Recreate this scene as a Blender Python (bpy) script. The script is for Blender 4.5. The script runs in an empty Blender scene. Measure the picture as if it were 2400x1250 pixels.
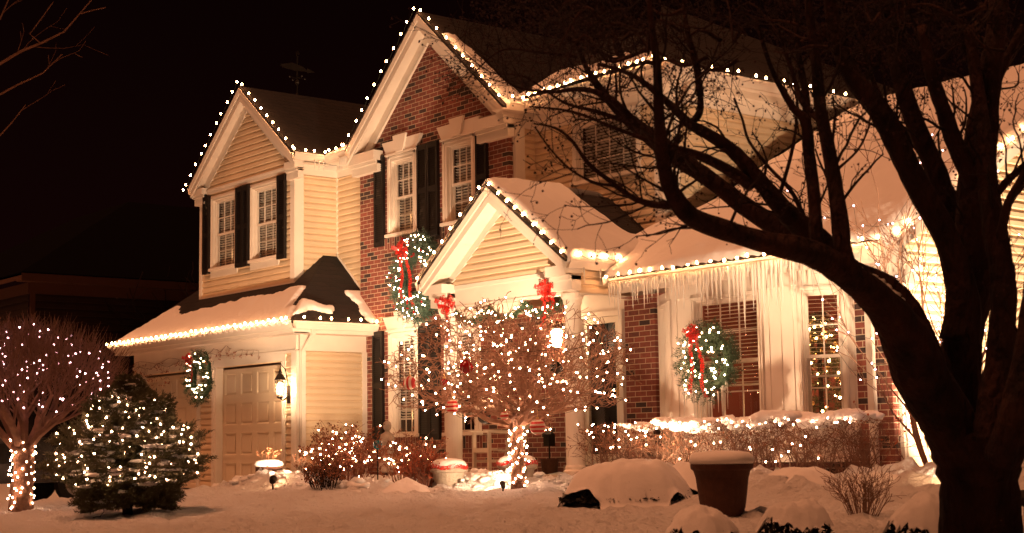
import bpy, math, random
from mathutils import Vector, Matrix
R = math.radians
S = bpy.context.scene
COL = S.collection

# ------------------------------------------------------------------ camera
CAM = Vector((22.59, -13.36, 0.65))
YAW, PIT, ROL, FPX = R(51.476), R(6.680), R(-0.859), 3633.0
fw = Vector((-math.sin(YAW) * math.cos(PIT), math.cos(YAW) * math.cos(PIT), math.sin(PIT)))
r0 = fw.cross(Vector((0, 0, 1))).normalized()
u0 = r0.cross(fw)
rt = r0 * math.cos(ROL) + u0 * math.sin(ROL)
up = -r0 * math.sin(ROL) + u0 * math.cos(ROL)
cam = bpy.data.cameras.new('camera')
co = bpy.data.objects.new('camera', cam)
COL.objects.link(co)
co.matrix_world = Matrix(((rt.x, up.x, -fw.x, CAM.x), (rt.y, up.y, -fw.y, CAM.y), (rt.z, up.z, -fw.z, CAM.z), (0, 0, 0, 1)))
cam.sensor_width = 36.0
cam.lens = FPX / 2400 * 36
cam.clip_end = 1000
cam.dof.use_dof = True
cam.dof.focus_distance = 21.0
cam.dof.aperture_fstop = 5.0
S.camera = co

# ------------------------------------------------------------------ world, moonless glow, light
W = bpy.data.worlds.new("World")
S.world = W
W.use_nodes = True
nt = W.node_tree
bg = nt.nodes['Background']
tc = nt.nodes.new('ShaderNodeTexCoord')
sx = nt.nodes.new('ShaderNodeSeparateXYZ')
rp = nt.nodes.new('ShaderNodeValToRGB')
nt.links.new(tc.outputs['Generated'], sx.inputs[0])
nt.links.new(sx.outputs['Z'], rp.inputs[0])
nt.links.new(rp.outputs[0], bg.inputs[0])
rp.color_ramp.elements[0].position = 0.0
rp.color_ramp.elements[0].color = (0.0062, 0.0012, 0.0010, 1)
rp.color_ramp.elements[1].position = 0.45
rp.color_ramp.elements[1].color = (0.0008, 0.0003, 0.0003, 1)
bg.inputs[1].default_value = 1.0

sun = bpy.data.lights.new('street_glow', 'SUN')
sun.energy = 2.15
sun.color = (1.0, 0.36, 0.155)
sun.angle = R(24)
so = bpy.data.objects.new('street_glow', sun)
COL.objects.link(so)
so.rotation_euler = Vector((0.06, 0.34, -0.94)).to_track_quat('-Z', 'Y').to_euler()

S.view_settings.view_transform = 'Standard'
S.view_settings.look = 'None'
S.view_settings.exposure = 0
S.view_settings.gamma = 1
S.render.engine = 'CYCLES'
S.cycles.use_denoising = True
S.cycles.sample_clamp_indirect = 4.0
S.cycles.max_bounces = 6
S.cycles.transparent_max_bounces = 12
S.cycles.use_light_tree = True

# ------------------------------------------------------------------ helpers
def at(px, py, depth):
    """world point seen at a pixel of the 2400x1250 photograph at a given distance along the view axis"""
    return CAM + (fw + rt * ((px - 1200) / FPX) - up * ((py - 625) / FPX)) * depth

def props(o, label=None, cat=None, group=None, kind=None):
    if label: o['label'] = label
    if cat: o['category'] = cat
    if group: o['group'] = group
    if kind: o['kind'] = kind
    return o

def empty(name, loc, label, cat, group=None, kind=None):
    o = bpy.data.objects.new(name, None)
    o.location = loc
    o.empty_display_size = 0.1
    COL.objects.link(o)
    return props(o, label, cat, group, kind)

def wloc(o):
    v = Vector((0, 0, 0))
    while o:
        v = v + Vector(o.location); o = o.parent
    return v

class MB:
    """collects faces in world coordinates; build() links them as one mesh object"""
    def __init__(s): s.v = []; s.f = []; s.fm = []; s.m = 0
    def add(s, vs, fs):
        n = len(s.v); s.v.extend(vs)
        for f in fs: s.f.append([i + n for i in f]); s.fm.append(s.m)
        return s
    def quad(s, a, b, c, d): return s.add([a, b, c, d], [(0, 1, 2, 3)])
    def tri(s, a, b, c): return s.add([a, b, c], [(0, 1, 2)])
    def box(s, x0, x1, y0, y1, z0, z1, T=None):
        vs = [Vector((x, y, z)) for z in (z0, z1) for y in (y0, y1) for x in (x0, x1)]
        if T: vs = [T(*v) for v in vs]
        return s.add(vs, [(0, 2, 3, 1), (4, 5, 7, 6), (0, 1, 5, 4), (2, 6, 7, 3), (0, 4, 6, 2), (1, 3, 7, 5)])
    def poly(s, pts, d):
        """prism: outline pts (Vectors), extruded by vector d"""
        n = len(pts); pts = [Vector(p) for p in pts]; d = Vector(d)
        return s.add(pts + [p + d for p in pts], [tuple(range(n)), tuple(reversed(range(n, 2 * n)))] + [(i, i + n, (i + 1) % n + n, (i + 1) % n) for i in range(n)])
    def tube(s, pts, rad, n=6, cap=True):
        pts = [Vector(p) for p in pts]; k = len(pts)
        if not isinstance(rad, (list, tuple)): rad = [rad] * k
        ref = None; vs = []
        for i, p in enumerate(pts):
            d = (pts[min(i + 1, k - 1)] - pts[max(i - 1, 0)])
            d = d.normalized() if d.length > 1e-9 else Vector((0, 0, 1))
            if ref is None: ref = d.orthogonal().normalized()
            a = (ref - d * ref.dot(d))
            a = a.normalized() if a.length > 1e-6 else d.orthogonal().normalized()
            ref = a; b = d.cross(a)
            for j in range(n):
                t = 2 * math.pi * j / n
                vs.append(p + (a * math.cos(t) + b * math.sin(t)) * rad[i])
        fs = [(i * n + j, i * n + (j + 1) % n, (i + 1) * n + (j + 1) % n, (i + 1) * n + j) for i in range(k - 1) for j in range(n)]
        if cap and n > 2: fs += [tuple(reversed(range(n))), tuple(range((k - 1) * n, k * n))]
        return s.add(vs, fs)
    def lathe(s, c, prof, n=16, ax=(0, 0, 1)):
        """profile [(r,h)] turned about an axis through c"""
        ax = Vector(ax).normalized(); a = ax.orthogonal().normalized(); b = ax.cross(a); c = Vector(c)
        vs = [c + ax * h + (a * math.cos(2 * math.pi * j / n) + b * math.sin(2 * math.pi * j / n)) * r for r, h in prof for j in range(n)]
        k = len(prof)
        fs = [(i * n + j, i * n + (j + 1) % n, (i + 1) * n + (j + 1) % n, (i + 1) * n + j) for i in range(k - 1) for j in range(n)]
        fs += [tuple(reversed(range(n))), tuple(range((k - 1) * n, k * n))]
        return s.add(vs, fs)
    def ball(s, c, r, n=8, m=5, sc=(1, 1, 1), jit=0, rnd=None):
        c = Vector(c); vs = [c + Vector((0, 0, -r * sc[2]))]
        for i in range(1, m):
            t = math.pi * i / m
            for j in range(n):
                q = 2 * math.pi * j / n; k = 1 + (rnd.uniform(-jit, jit) if rnd else 0)
                vs.append(c + Vector((r * sc[0] * math.sin(t) * math.cos(q) * k, r * sc[1] * math.sin(t) * math.sin(q) * k, -r * sc[2] * math.cos(t) * k)))
        vs.append(c + Vector((0, 0, r * sc[2])))
        L = len(vs) - 1
        fs = [(0, 1 + (j + 1) % n, 1 + j) for j in range(n)]
        fs += [(1 + i * n + j, 1 + i * n + (j + 1) % n, 1 + (i + 1) * n + (j + 1) % n, 1 + (i + 1) * n + j) for i in range(m - 2) for j in range(n)]
        fs += [(L, 1 + (m - 2) * n + j, 1 + (m - 2) * n + (j + 1) % n) for j in range(n)]
        return s.add(vs, fs)
    def build(s, name, mat, parent=None, smooth=False, loc=None, bevel=0):
        off = wloc(parent) if parent else Vector((0, 0, 0))
        L = Vector(loc) - off if loc is not None else Vector((0, 0, 0))
        o0 = off + L
        me = bpy.data.meshes.new(name)
        me.from_pydata([tuple(Vector(v) - o0) for v in s.v], [], s.f)
        for m in (mat if isinstance(mat, (list, tuple)) else [mat]): me.materials.append(m)
        if isinstance(mat, (list, tuple)): me.polygons.foreach_set('material_index', s.fm)
        if smooth: me.polygons.foreach_set('use_smooth', [True] * len(me.polygons))
        me.update()
        o = bpy.data.objects.new(name, me); o.location = L
        COL.objects.link(o)
        if parent: o.parent = parent
        if bevel:
            b = o.modifiers.new('bevel', 'BEVEL'); b.width = bevel; b.segments = 2; b.limit_method = 'ANGLE'
        return o

def frame(o, u, n):
    """local (u along, v out of the wall, w up) -> world"""
    o = Vector(o); u = Vector(u).normalized(); n = Vector(n).normalized(); w = Vector((0, 0, 1))
    return lambda a, b, c: o + u * a + n * b + w * c

def copy_part(src, parent, loc):
    c = src.copy(); COL.objects.link(c); c.parent = parent
    c.location = Vector(loc) - wloc(parent)
    return c

def smooth01(x):
    x = max(0.0, min(1.0, x)); return x * x * (3 - 2 * x)

_P = list(range(256)); random.Random(5).shuffle(_P)
def _h(i, j): return _P[(_P[i & 255] + j) & 255] / 255.0
def noise2(x, y):
    i, j = math.floor(x), math.floor(y); a, b = smooth01(x - i), smooth01(y - j)
    return (_h(i, j) * (1 - a) + _h(i + 1, j) * a) * (1 - b) + (_h(i, j + 1) * (1 - a) + _h(i + 1, j + 1) * a) * b - 0.5
def fbm(x, y, o=3):
    s, a = 0, 1
    for k in range(o): s += noise2(x + 17 * k, y - 9 * k) * a; x *= 2.1; y *= 2.1; a *= 0.5
    return s

# ------------------------------------------------------------------ materials
def nodes(name):
    m = bpy.data.materials.new(name); m.use_nodes = True
    t = m.node_tree; return m, t, t.nodes['Principled BSDF']
def N(t, k, **kw):
    n = t.nodes.new(k)
    for a, b in kw.items(): setattr(n, a, b)
    return n
def mat(name, col, rough=0.7, var=0.0, vscale=6.0, bump=0.0, bscale=40.0, metal=0.0, spec=0.3, stretch=None, dark=None):
    m, t, b = nodes(name)
    b.inputs['Base Color'].default_value = (*col, 1); b.inputs['Roughness'].default_value = rough
    b.inputs['Metallic'].default_value = metal; b.inputs['Specular IOR Level'].default_value = spec
    tc = N(t, 'ShaderNodeTexCoord'); mp = N(t, 'ShaderNodeMapping'); t.links.new(tc.outputs['Object'], mp.inputs[0])
    if stretch: mp.inputs['Scale'].default_value = stretch
    if var:
        nz = N(t, 'ShaderNodeTexNoise'); nz.inputs['Scale'].default_value = vscale; nz.inputs['Detail'].default_value = 6
        t.links.new(mp.outputs[0], nz.inputs[0])
        r = N(t, 'ShaderNodeValToRGB'); t.links.new(nz.outputs[0], r.inputs[0])
        d = dark or [c * (1 - var) for c in col]
        r.color_ramp.elements[0].position = 0.3; r.color_ramp.elements[0].color = (*d, 1)
        r.color_ramp.elements[1].position = 0.7; r.color_ramp.elements[1].color = (*[min(1, c * (1 + var * 0.4)) for c in col], 1)
        t.links.new(r.outputs[0], b.inputs['Base Color'])
    if bump:
        nb = N(t, 'ShaderNodeTexNoise'); nb.inputs['Scale'].default_value = bscale; nb.inputs['Detail'].default_value = 5
        t.links.new(mp.outputs[0], nb.inputs[0])
        bp = N(t, 'ShaderNodeBump'); bp.inputs['Strength'].default_value = bump; bp.inputs['Distance'].default_value = 0.02 if bump < 1 else 0.09
        t.links.new(nb.outputs[0], bp.inputs['Height']); t.links.new(bp.outputs[0], b.inputs['Normal'])
    return m
def emis(name, col, s):
    m, t, b = nodes(name)
    b.inputs['Base Color'].default_value = (0, 0, 0, 1)
    b.inputs['Emission Color'].default_value = (*col, 1); b.inputs['Emission Strength'].default_value = s
    return m

def brick_mat(name, flip=False):
    m, t, b = nodes(name)
    g = N(t, 'ShaderNodeNewGeometry'); s = N(t, 'ShaderNodeSeparateXYZ'); t.links.new(g.outputs['Position'], s.inputs[0])
    a = N(t, 'ShaderNodeMath', operation='SUBTRACT'); t.links.new(s.outputs['X'], a.inputs[0]); t.links.new(s.outputs['Y'], a.inputs[1])
    c = N(t, 'ShaderNodeCombineXYZ')
    if flip:
        t.links.new(s.outputs['Z'], c.inputs[0]); t.links.new(a.outputs[0], c.inputs[1])
    else:
        t.links.new(a.outputs[0], c.inputs[0]); t.links.new(s.outputs['Z'], c.inputs[1])
    k = N(t, 'ShaderNodeTexBrick'); t.links.new(c.outputs[0], k.inputs[0])
    k.offset = 0.5; k.squash = 1
    for n_, v in (('Scale', 1.0), ('Mortar Size', 0.0055), ('Mortar Smooth', 0.15), ('Bias', 0.0), ('Brick Width', 0.213), ('Row Height', 0.0725)):
        k.inputs[n_].default_value = v
    k.inputs['Color1'].default_value = (0, 0, 0, 1); k.inputs['Color2'].default_value = (1, 1, 1, 1); k.inputs['Mortar'].default_value = (.5, .5, .5, 1)
    r = N(t, 'ShaderNodeValToRGB'); r.color_ramp.interpolation = 'LINEAR'
    e = r.color_ramp.elements
    e[0].position = 0.0; e[0].color = (0.05, 0.028, 0.026, 1)
    e[1].position = 1.0; e[1].color = (0.33, 0.095, 0.065, 1)
    for p, cc in ((0.17, (0.065, 0.035, 0.03)), (0.21, (0.19, 0.058, 0.043)), (0.5, (0.26, 0.075, 0.052)), (0.75, (0.22, 0.062, 0.045))):
        q = e.new(p); q.color = (*cc, 1)
    t.links.new(k.outputs['Color'], r.inputs[0])
    nz = N(t, 'ShaderNodeTexNoise'); nz.inputs['Scale'].default_value = 22; nz.inputs['Detail'].default_value = 6
    t.links.new(g.outputs['Position'], nz.inputs[0])
    mm = N(t, 'ShaderNodeMix', data_type='RGBA', blend_type='MULTIPLY'); mm.inputs[0].default_value = 0.6
    nr = N(t, 'ShaderNodeValToRGB'); nr.color_ramp.elements[0].color = (.5, .5, .5, 1); nr.color_ramp.elements[0].position = .3; nr.color_ramp.elements[1].position = .7
    t.links.new(nz.outputs[0], nr.inputs[0]); t.links.new(r.outputs[0], mm.inputs[6]); t.links.new(nr.outputs[0], mm.inputs[7])
    mx = N(t, 'ShaderNodeMix', data_type='RGBA'); t.links.new(k.outputs['Fac'], mx.inputs[0]); t.links.new(mm.outputs[2], mx.inputs[6])
    mx.inputs[7].default_value = (0.50, 0.40, 0.29, 1)
    t.links.new(mx.outputs[2], b.inputs['Base Color']); b.inputs['Roughness'].default_value = 0.85
    ad = N(t, 'ShaderNodeMath', operation='MULTIPLY_ADD'); ad.inputs[1].default_value = -1; t.links.new(k.outputs['Fac'], ad.inputs[0])
    t.links.new(nz.outputs[0], ad.inputs[2])
    bp = N(t, 'ShaderNodeBump'); bp.inputs['Strength'].default_value = 0.5; bp.inputs['Distance'].default_value = 0.008
    t.links.new(ad.outputs[0], bp.inputs['Height']); t.links.new(bp.outputs[0], b.inputs['Normal'])
    return m

def shingle_mat(name, c0, c1):
    """asphalt shingles: courses follow height, tabs follow x - y"""
    m, t, b = nodes(name)
    g = N(t, 'ShaderNodeNewGeometry'); s = N(t, 'ShaderNodeSeparateXYZ'); t.links.new(g.outputs['Position'], s.inputs[0])
    a = N(t, 'ShaderNodeMath', operation='SUBTRACT'); t.links.new(s.outputs['X'], a.inputs[0]); t.links.new(s.outputs['Y'], a.inputs[1])
    c = N(t, 'ShaderNodeCombineXYZ'); t.links.new(a.outputs[0], c.inputs[0]); t.links.new(s.outputs['Z'], c.inputs[1])
    k = N(t, 'ShaderNodeTexBrick'); t.links.new(c.outputs[0], k.inputs[0]); k.offset = 0.37
    for n_, v in (('Scale', 1.0), ('Mortar Size', 0.006), ('Mortar Smooth', 0.6), ('Brick Width', 0.22), ('Row Height', 0.085)):
        k.inputs[n_].default_value = v
    k.inputs['Color1'].default_value = (*c0, 1); k.inputs['Color2'].default_value = (*c1, 1); k.inputs['Mortar'].default_value = (*[x * .3 for x in c0], 1)
    t.links.new(k.outputs['Color'], b.inputs['Base Color']); b.inputs['Roughness'].default_value = 0.9
    bp = N(t, 'ShaderNodeBump'); bp.inputs['Strength'].default_value = 0.9; bp.inputs['Distance'].default_value = 0.015; bp.invert = True
    t.links.new(k.outputs['Fac'], bp.inputs['Height']); t.links.new(bp.outputs[0], b.inputs['Normal'])
    return m

def snow_mat(name, scale=14, st=0.5, col=(0.80, 0.79, 0.78), dist=0.05):
    m, t, b = nodes(name)
    b.inputs['Base Color'].default_value = (*col, 1); b.inputs['Roughness'].default_value = 0.75; b.inputs['Specular IOR Level'].default_value = 0.2
    g = N(t, 'ShaderNodeNewGeometry')
    n1 = N(t, 'ShaderNodeTexNoise'); n1.inputs['Scale'].default_value = scale; n1.inputs['Detail'].default_value = 8; n1.inputs['Roughness'].default_value = .6
    t.links.new(g.outputs['Position'], n1.inputs[0])
    n2 = N(t, 'ShaderNodeTexNoise'); n2.inputs['Scale'].default_value = 160
    t.links.new(g.outputs['Position'], n2.inputs[0])
    ad = N(t, 'ShaderNodeMath', operation='MULTIPLY_ADD'); ad.inputs[1].default_value = 0.12
    t.links.new(n2.outputs[0], ad.inputs[0]); t.links.new(n1.outputs[0], ad.inputs[2])
    bp = N(t, 'ShaderNodeBump'); bp.inputs['Strength'].default_value = st; bp.inputs['Distance'].default_value = dist
    t.links.new(ad.outputs[0], bp.inputs['Height']); t.links.new(bp.outputs[0], b.inputs['Normal'])
    return m

def stripe_mat(name, c0, c1, freq, axis=2, wob=1.0):
    m, t, b = nodes(name)
    tc = N(t, 'ShaderNodeTexCoord'); w = N(t, 'ShaderNodeTexWave'); w.bands_direction = 'XYZ'[axis]
    w.inputs['Scale'].default_value = freq; w.inputs['Distortion'].default_value = wob; w.inputs['Detail'].default_value = 2
    t.links.new(tc.outputs['Object'], w.inputs[0])
    r = N(t, 'ShaderNodeValToRGB'); r.color_ramp.interpolation = 'CONSTANT'
    r.color_ramp.elements[0].color = (*c0, 1); r.color_ramp.elements[1].position = 0.5; r.color_ramp.elements[1].color = (*c1, 1)
    t.links.new(w.outputs[0], r.inputs[0]); t.links.new(r.outputs[0], b.inputs['Base Color']); b.inputs['Roughness'].default_value = 0.3
    return m

def glass_mat(name, gl=0.10, tint=(1, 1, 1)):
    m = bpy.data.materials.new(name); m.use_nodes = True; t = m.node_tree; t.nodes.clear()
    o = N(t, 'ShaderNodeOutputMaterial'); mx = N(t, 'ShaderNodeMixShader'); tr = N(t, 'ShaderNodeBsdfTransparent'); g = N(t, 'ShaderNodeBsdfGlossy')
    tr.inputs[0].default_value = (*tint, 1); g.inputs['Roughness'].default_value = 0.04; mx.inputs[0].default_value = gl
    t.links.new(tr.outputs[0], mx.inputs[1]); t.links.new(g.outputs[0], mx.inputs[2]); t.links.new(mx.outputs[0], o.inputs[0])
    return m

def ice_mat(name):
    m, t, b = nodes(name)
    b.inputs['Base Color'].default_value = (0.95, 0.93, 0.88, 1); b.inputs['Roughness'].default_value = 0.12
    b.inputs['Transmission Weight'].default_value = 0.35; b.inputs['IOR'].default_value = 1.2
    return m

M = {}
M['trim'] = mat('white_trim', (0.78, 0.70, 0.61), 0.5, 0.06, 3)
M['siding'] = mat('pale_yellow_siding', (0.71, 0.555, 0.38), 0.6, 0.12, 1.6, stretch=(1, 1, 0.5))
M['siding_dark'] = mat('neighbour_siding', (0.030, 0.015, 0.011), 0.8, 0.2, 2)  # the unlit house's darkness is put into this colour
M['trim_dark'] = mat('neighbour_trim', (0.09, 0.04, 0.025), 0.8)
M['brick'] = brick_mat('red_brick')
M['soldier'] = brick_mat('soldier_brick', True)
M['shingle'] = shingle_mat('dark_shingles', (0.005, 0.0024, 0.002), (0.012, 0.006, 0.005))
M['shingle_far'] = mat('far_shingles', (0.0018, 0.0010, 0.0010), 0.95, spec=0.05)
M['snow'] = snow_mat('snow', 9, 0.35, dist=0.03)
M['snow_ground'] = snow_mat('trodden_snow', 11, 1.0, dist=0.12)
M['shutter'] = mat('black_shutter', (0.012, 0.009, 0.008), 0.45, spec=0.4)
M['door'] = mat('garage_door_paint', (0.72, 0.60, 0.45), 0.5, 0.04, 3)
M['glass'] = glass_mat('window_glass', 0.07, (0.85, 0.85, 0.85))
M['blind'] = mat('white_blind', (0.75, 0.68, 0.58), 0.5)
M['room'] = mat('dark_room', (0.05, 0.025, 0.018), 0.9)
M['room_red'] = mat('room_wall', (0.22, 0.07, 0.045), 0.9)
M['curtain'] = mat('red_curtain', (0.55, 0.035, 0.02), 0.8, 0.3, 8, stretch=(6, 6, 0.4))
M['ice'] = ice_mat('ice')
M['iron'] = mat('dark_iron', (0.02, 0.015, 0.012), 0.45, metal=0.6)
M['wire'] = mat('dark_green_wire', (0.012, 0.018, 0.01), 0.6)
M['concrete'] = mat('porch_slab', (0.40, 0.33, 0.26), 0.85, 0.15, 5, 0.3)
M['stone'] = mat('cast_stone', (0.42, 0.36, 0.29), 0.85, 0.25, 12, 0.5, 60)
M['urn'] = mat('brown_urn', (0.085, 0.034, 0.020), 0.7, 0.2, 20, 0.4, 90)
M['wood_white'] = mat('white_painted_wood', (0.74, 0.66, 0.55), 0.5, 0.05, 5)
M['brass'] = mat('brass', (0.75, 0.5, 0.2), 0.3, metal=1)
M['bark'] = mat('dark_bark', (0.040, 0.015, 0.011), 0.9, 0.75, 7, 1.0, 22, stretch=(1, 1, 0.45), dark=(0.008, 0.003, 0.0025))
M['twig'] = mat('grey_brown_twigs', (0.24, 0.13, 0.085), 0.8, 0.3, 20)
M['twig_lit'] = mat('lit_twigs', (0.36, 0.21, 0.14), 0.8, 0.3, 20)  # lighter copy of the twigs, glow of the bulbs put into the colour
M['twig_red'] = mat('red_brown_twigs', (0.20, 0.075, 0.045), 0.8, 0.3, 20)
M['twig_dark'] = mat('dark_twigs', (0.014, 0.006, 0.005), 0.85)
M['berry'] = mat('dark_berries', (0.03, 0.008, 0.007), 0.6)
M['rbark'] = mat('pale_bark', (0.26, 0.14, 0.09), 0.85, 0.4, 30, 0.7, 60)
M['needle'] = mat('dark_spruce_needles', (0.13, 0.115, 0.06), 0.75, 0.4, 7, dark=(0.05, 0.05, 0.022))
M['needle_w'] = mat('wreath_needles', (0.045, 0.085, 0.045), 0.7, 0.4, 20)
M['needle_b'] = mat('frosted_wreath_needles', (0.055, 0.10, 0.07), 0.7, 0.4, 20)
M['leaf'] = mat('dry_brown_leaves', (0.26, 0.10, 0.045), 0.8, 0.5, 15)
M['leaf_red'] = mat('rust_red_leaves', (0.34, 0.075, 0.030), 0.8, 0.5, 15)
M['leaf_dark'] = mat('dark_evergreen_leaves', (0.012, 0.012, 0.008), 0.8)
M['ribbon'] = mat('red_ribbon', (0.62, 0.022, 0.015), 0.35, 0.6, 60, spec=0.8)
_t = M['ribbon'].node_tree; _b = _t.nodes['Principled BSDF']; _n = N(_t, 'ShaderNodeTexNoise'); _n.inputs['Scale'].default_value = 55; _c = N(_t, 'ShaderNodeTexCoord'); _r = N(_t, 'ShaderNodeValToRGB')
_t.links.new(_c.outputs['Object'], _n.inputs[0]); _t.links.new(_n.outputs[0], _r.inputs[0]); _r.color_ramp.elements[0].position = .40; _r.color_ramp.elements[1].position = .52; _t.links.new(_r.outputs[0], _b.inputs['Alpha'])
M['ball_red'] = mat('dark_red_glass', (0.30, 0.010, 0.012), 0.12, spec=0.8)
M['ball_dark'] = mat('dark_green_glass', (0.02, 0.025, 0.018), 0.15, spec=0.8)
M['ball_teal'] = mat('teal_glass', (0.01, 0.16, 0.21), 0.1, spec=0.9)
M['ball_stripe'] = stripe_mat('red_white_bands', (0.62, 0.02, 0.015), (0.75, 0.62, 0.5), 7.5, 2, 1.2)
M['ball_swirl'] = stripe_mat('red_white_gores', (0.60, 0.02, 0.015), (0.78, 0.68, 0.56), 6.0, 0, 0.6)
M['car'] = mat('black_car_paint', (0.008, 0.007, 0.007), 0.2, spec=0.6)
M['car_glass'] = mat('dark_car_glass', (0.015, 0.013, 0.012), 0.05, spec=0.8)
M['rubber'] = mat('black_rubber', (0.01, 0.01, 0.01), 0.8)
M['alu'] = mat('grey_alloy', (0.25, 0.24, 0.23), 0.4, metal=0.8)
WARM = (1.0, 0.43, 0.17)
M['bulb'] = emis('warm_bulb', WARM, 150)
M['mini'] = emis('mini_bulb', (1.0, 0.52, 0.30), 85)
M['mini_cool'] = emis('mini_bulb_violet', (1.0, 0.52, 0.56), 24)
M['candle'] = emis('candle_flame', (1.0, 0.52, 0.2), 60)
M['lampglow'] = emis('lantern_mantle', (1.0, 0.55, 0.25), 120)

# ------------------------------------------------------------------ house: generic builders
def span_minus(a0, a1, cuts):
    out = [(a0, a1)]
    for c0, c1 in cuts:
        nx = []
        for p, q in out:
            if c1 <= p or c0 >= q: nx.append((p, q)); continue
            if c0 > p: nx.append((p, c0))
            if c1 < q: nx.append((c1, q))
        out = nx
    return [(p, q) for p, q in out if q - p > 1e-4]

def wall_faces(mb, T, a0, a1, c0, c1, holes=(), v=0.0):
    cs = sorted({c0, c1} | {h[2] for h in holes if c0 < h[2] < c1} | {h[3] for h in holes if c0 < h[3] < c1})
    for z0, z1 in zip(cs, cs[1:]):
        zm = (z0 + z1) / 2
        for p, q in span_minus(a0, a1, [(h[0], h[1]) for h in holes if h[2] < zm < h[3]]):
            mb.quad(T(p, v, z0), T(q, v, z0), T(q, v, z1), T(p, v, z1))

def siding(mb, T, a0, a1, c0, c1, holes=(), clip=None, h=0.112):
    z = c0
    while z < c1 - 1e-3:
        z1 = min(z + h, c1)
        zm = (z + z1) / 2
        A = clip(z) if clip else (a0, a1); B = clip(z1) if clip else (a0, a1)
        if A and A[1] - A[0] > 0.01:
            if not B or B[1] <= B[0]: B = ((A[0] + A[1]) / 2 - .001, (A[0] + A[1]) / 2 + .001)
            for p, q in span_minus(A[0], A[1], [(g[0], g[1]) for g in holes if g[2] < zm < g[3]]):
                pt = B[0] if p == A[0] else p; qt = B[1] if q == A[1] else q
                k = .60; pm, qm = p + (pt - p) * k, q + (qt - q) * k; zk = z + (z1 - z) * k
                mb.quad(T(p, 0.040, z + 0.012), T(q, 0.040, z + 0.012), T(qm, 0.036, zk), T(pm, 0.036, zk))
                mb.quad(T(pm, 0.036, zk), T(qm, 0.036, zk), T(qt, 0.010, z1), T(pt, 0.010, z1))
                mb.quad(T(p, 0.010, z), T(q, 0.010, z), T(q, 0.040, z + 0.012), T(p, 0.040, z + 0.012))
        z = z1
    return mb

def window(house, T, a0, a1, c0, c1, cols=3, rows=2, cas=0.085, tilt=.012, blind=1.0, single=False, apron=False, room=0.6, label=None, slat_to=None):
    m = MB()
    m.box(a0, a0 + cas, -.02, .035, c0, c1, T); m.box(a1 - cas, a1, -.02, .035, c0, c1, T)
    m.box(a0 + cas, a1 - cas, -.02, .035, c1 - cas, c1, T)
    m.box(a0 + cas * .35, a0 + cas * .6, .035, .05, c0, c1 - cas * .35, T); m.box(a1 - cas * .6, a1 - cas * .35, .035, .05, c0, c1 - cas * .35, T)
    m.box(a0 + cas * .35, a1 - cas * .35, .035, .05, c1 - cas * .6, c1 - cas * .35, T)
    i0, i1, j0, j1 = a0 + cas, a1 - cas, c0 + .05, c1 - cas
    for (p, q, r_, s_) in ((i0, i0 + .022, j0, j1), (i1 - .022, i1, j0, j1), (i0 + .022, i1 - .022, j1 - .022, j1)):
        m.box(p, q, -.10, -.02, r_, s_, T)
    w = m.build('window', M['trim'], house)
    if label: w['label'] = label
    s = MB(); s.box(a0 - .03, a1 + .03, -.10, .075, c0, c0 + .05, T)
    if apron: s.box(a0, a1, 0, .03, c0 - .13, c0, T)
    s.build('sill', M['trim'], w)
    i0 += .022; i1 -= .022; j1 -= .022
    mid = (j0 + j1) / 2
    sashes = [(j0, j1, -.05)] if single else [(mid - .018, j1, -.045), (j0, mid + .018, -.075)]
    for q0, q1, v in sashes:
        m = MB(); f = .038
        m.box(i0, i0 + f, v - .025, v, q0, q1, T); m.box(i1 - f, i1, v - .025, v, q0, q1, T)
        m.box(i0 + f, i1 - f, v - .025, v, q0, q0 + f, T); m.box(i0 + f, i1 - f, v - .025, v, q1 - f, q1, T)
        for k in range(1, cols):
            x = i0 + f + (i1 - i0 - 2 * f) * k / cols
            m.box(x - .008, x + .008, v - .018, v - .004, q0 + f, q1 - f, T)
        for k in range(1, rows):
            z = q0 + f + (q1 - q0 - 2 * f) * k / rows
            m.box(i0 + f, i1 - f, v - .0185, v - .0035, z - .008, z + .008, T)
        m.build('sash', M['trim'], w)
    g = MB(); g.quad(T(i0, -.062, j0), T(i1, -.062, j0), T(i1, -.062, j1), T(i0, -.062, j1)); g.build('glass_pane', M['glass'], w)
    if blind:
        b = MB(); z = j1 - .03; zb = j0 + (j1 - j0) * (1 - blind)
        while z > zb + .02:
            b.quad(T(i0 + .01, -.115, z + tilt), T(i1 - .01, -.115, z + tilt), T(i1 - .01, -.155, z - tilt), T(i0 + .01, -.155, z - tilt)); z -= .047
        b.box(i0 + .01, i1 - .01, -.155, -.115, zb - .0, zb + .025, T)
        b.build('blind', M['blind'], w)
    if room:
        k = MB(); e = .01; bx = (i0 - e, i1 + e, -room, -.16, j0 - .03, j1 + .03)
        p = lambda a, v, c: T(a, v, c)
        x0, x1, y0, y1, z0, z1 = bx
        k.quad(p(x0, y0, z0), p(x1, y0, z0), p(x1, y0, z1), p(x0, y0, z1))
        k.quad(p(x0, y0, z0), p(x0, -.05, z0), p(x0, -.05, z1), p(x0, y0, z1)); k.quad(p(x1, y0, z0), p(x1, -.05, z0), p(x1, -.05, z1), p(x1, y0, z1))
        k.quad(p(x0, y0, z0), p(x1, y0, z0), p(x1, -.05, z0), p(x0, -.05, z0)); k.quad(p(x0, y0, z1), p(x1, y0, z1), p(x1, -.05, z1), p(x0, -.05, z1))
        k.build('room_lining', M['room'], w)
    return w

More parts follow.
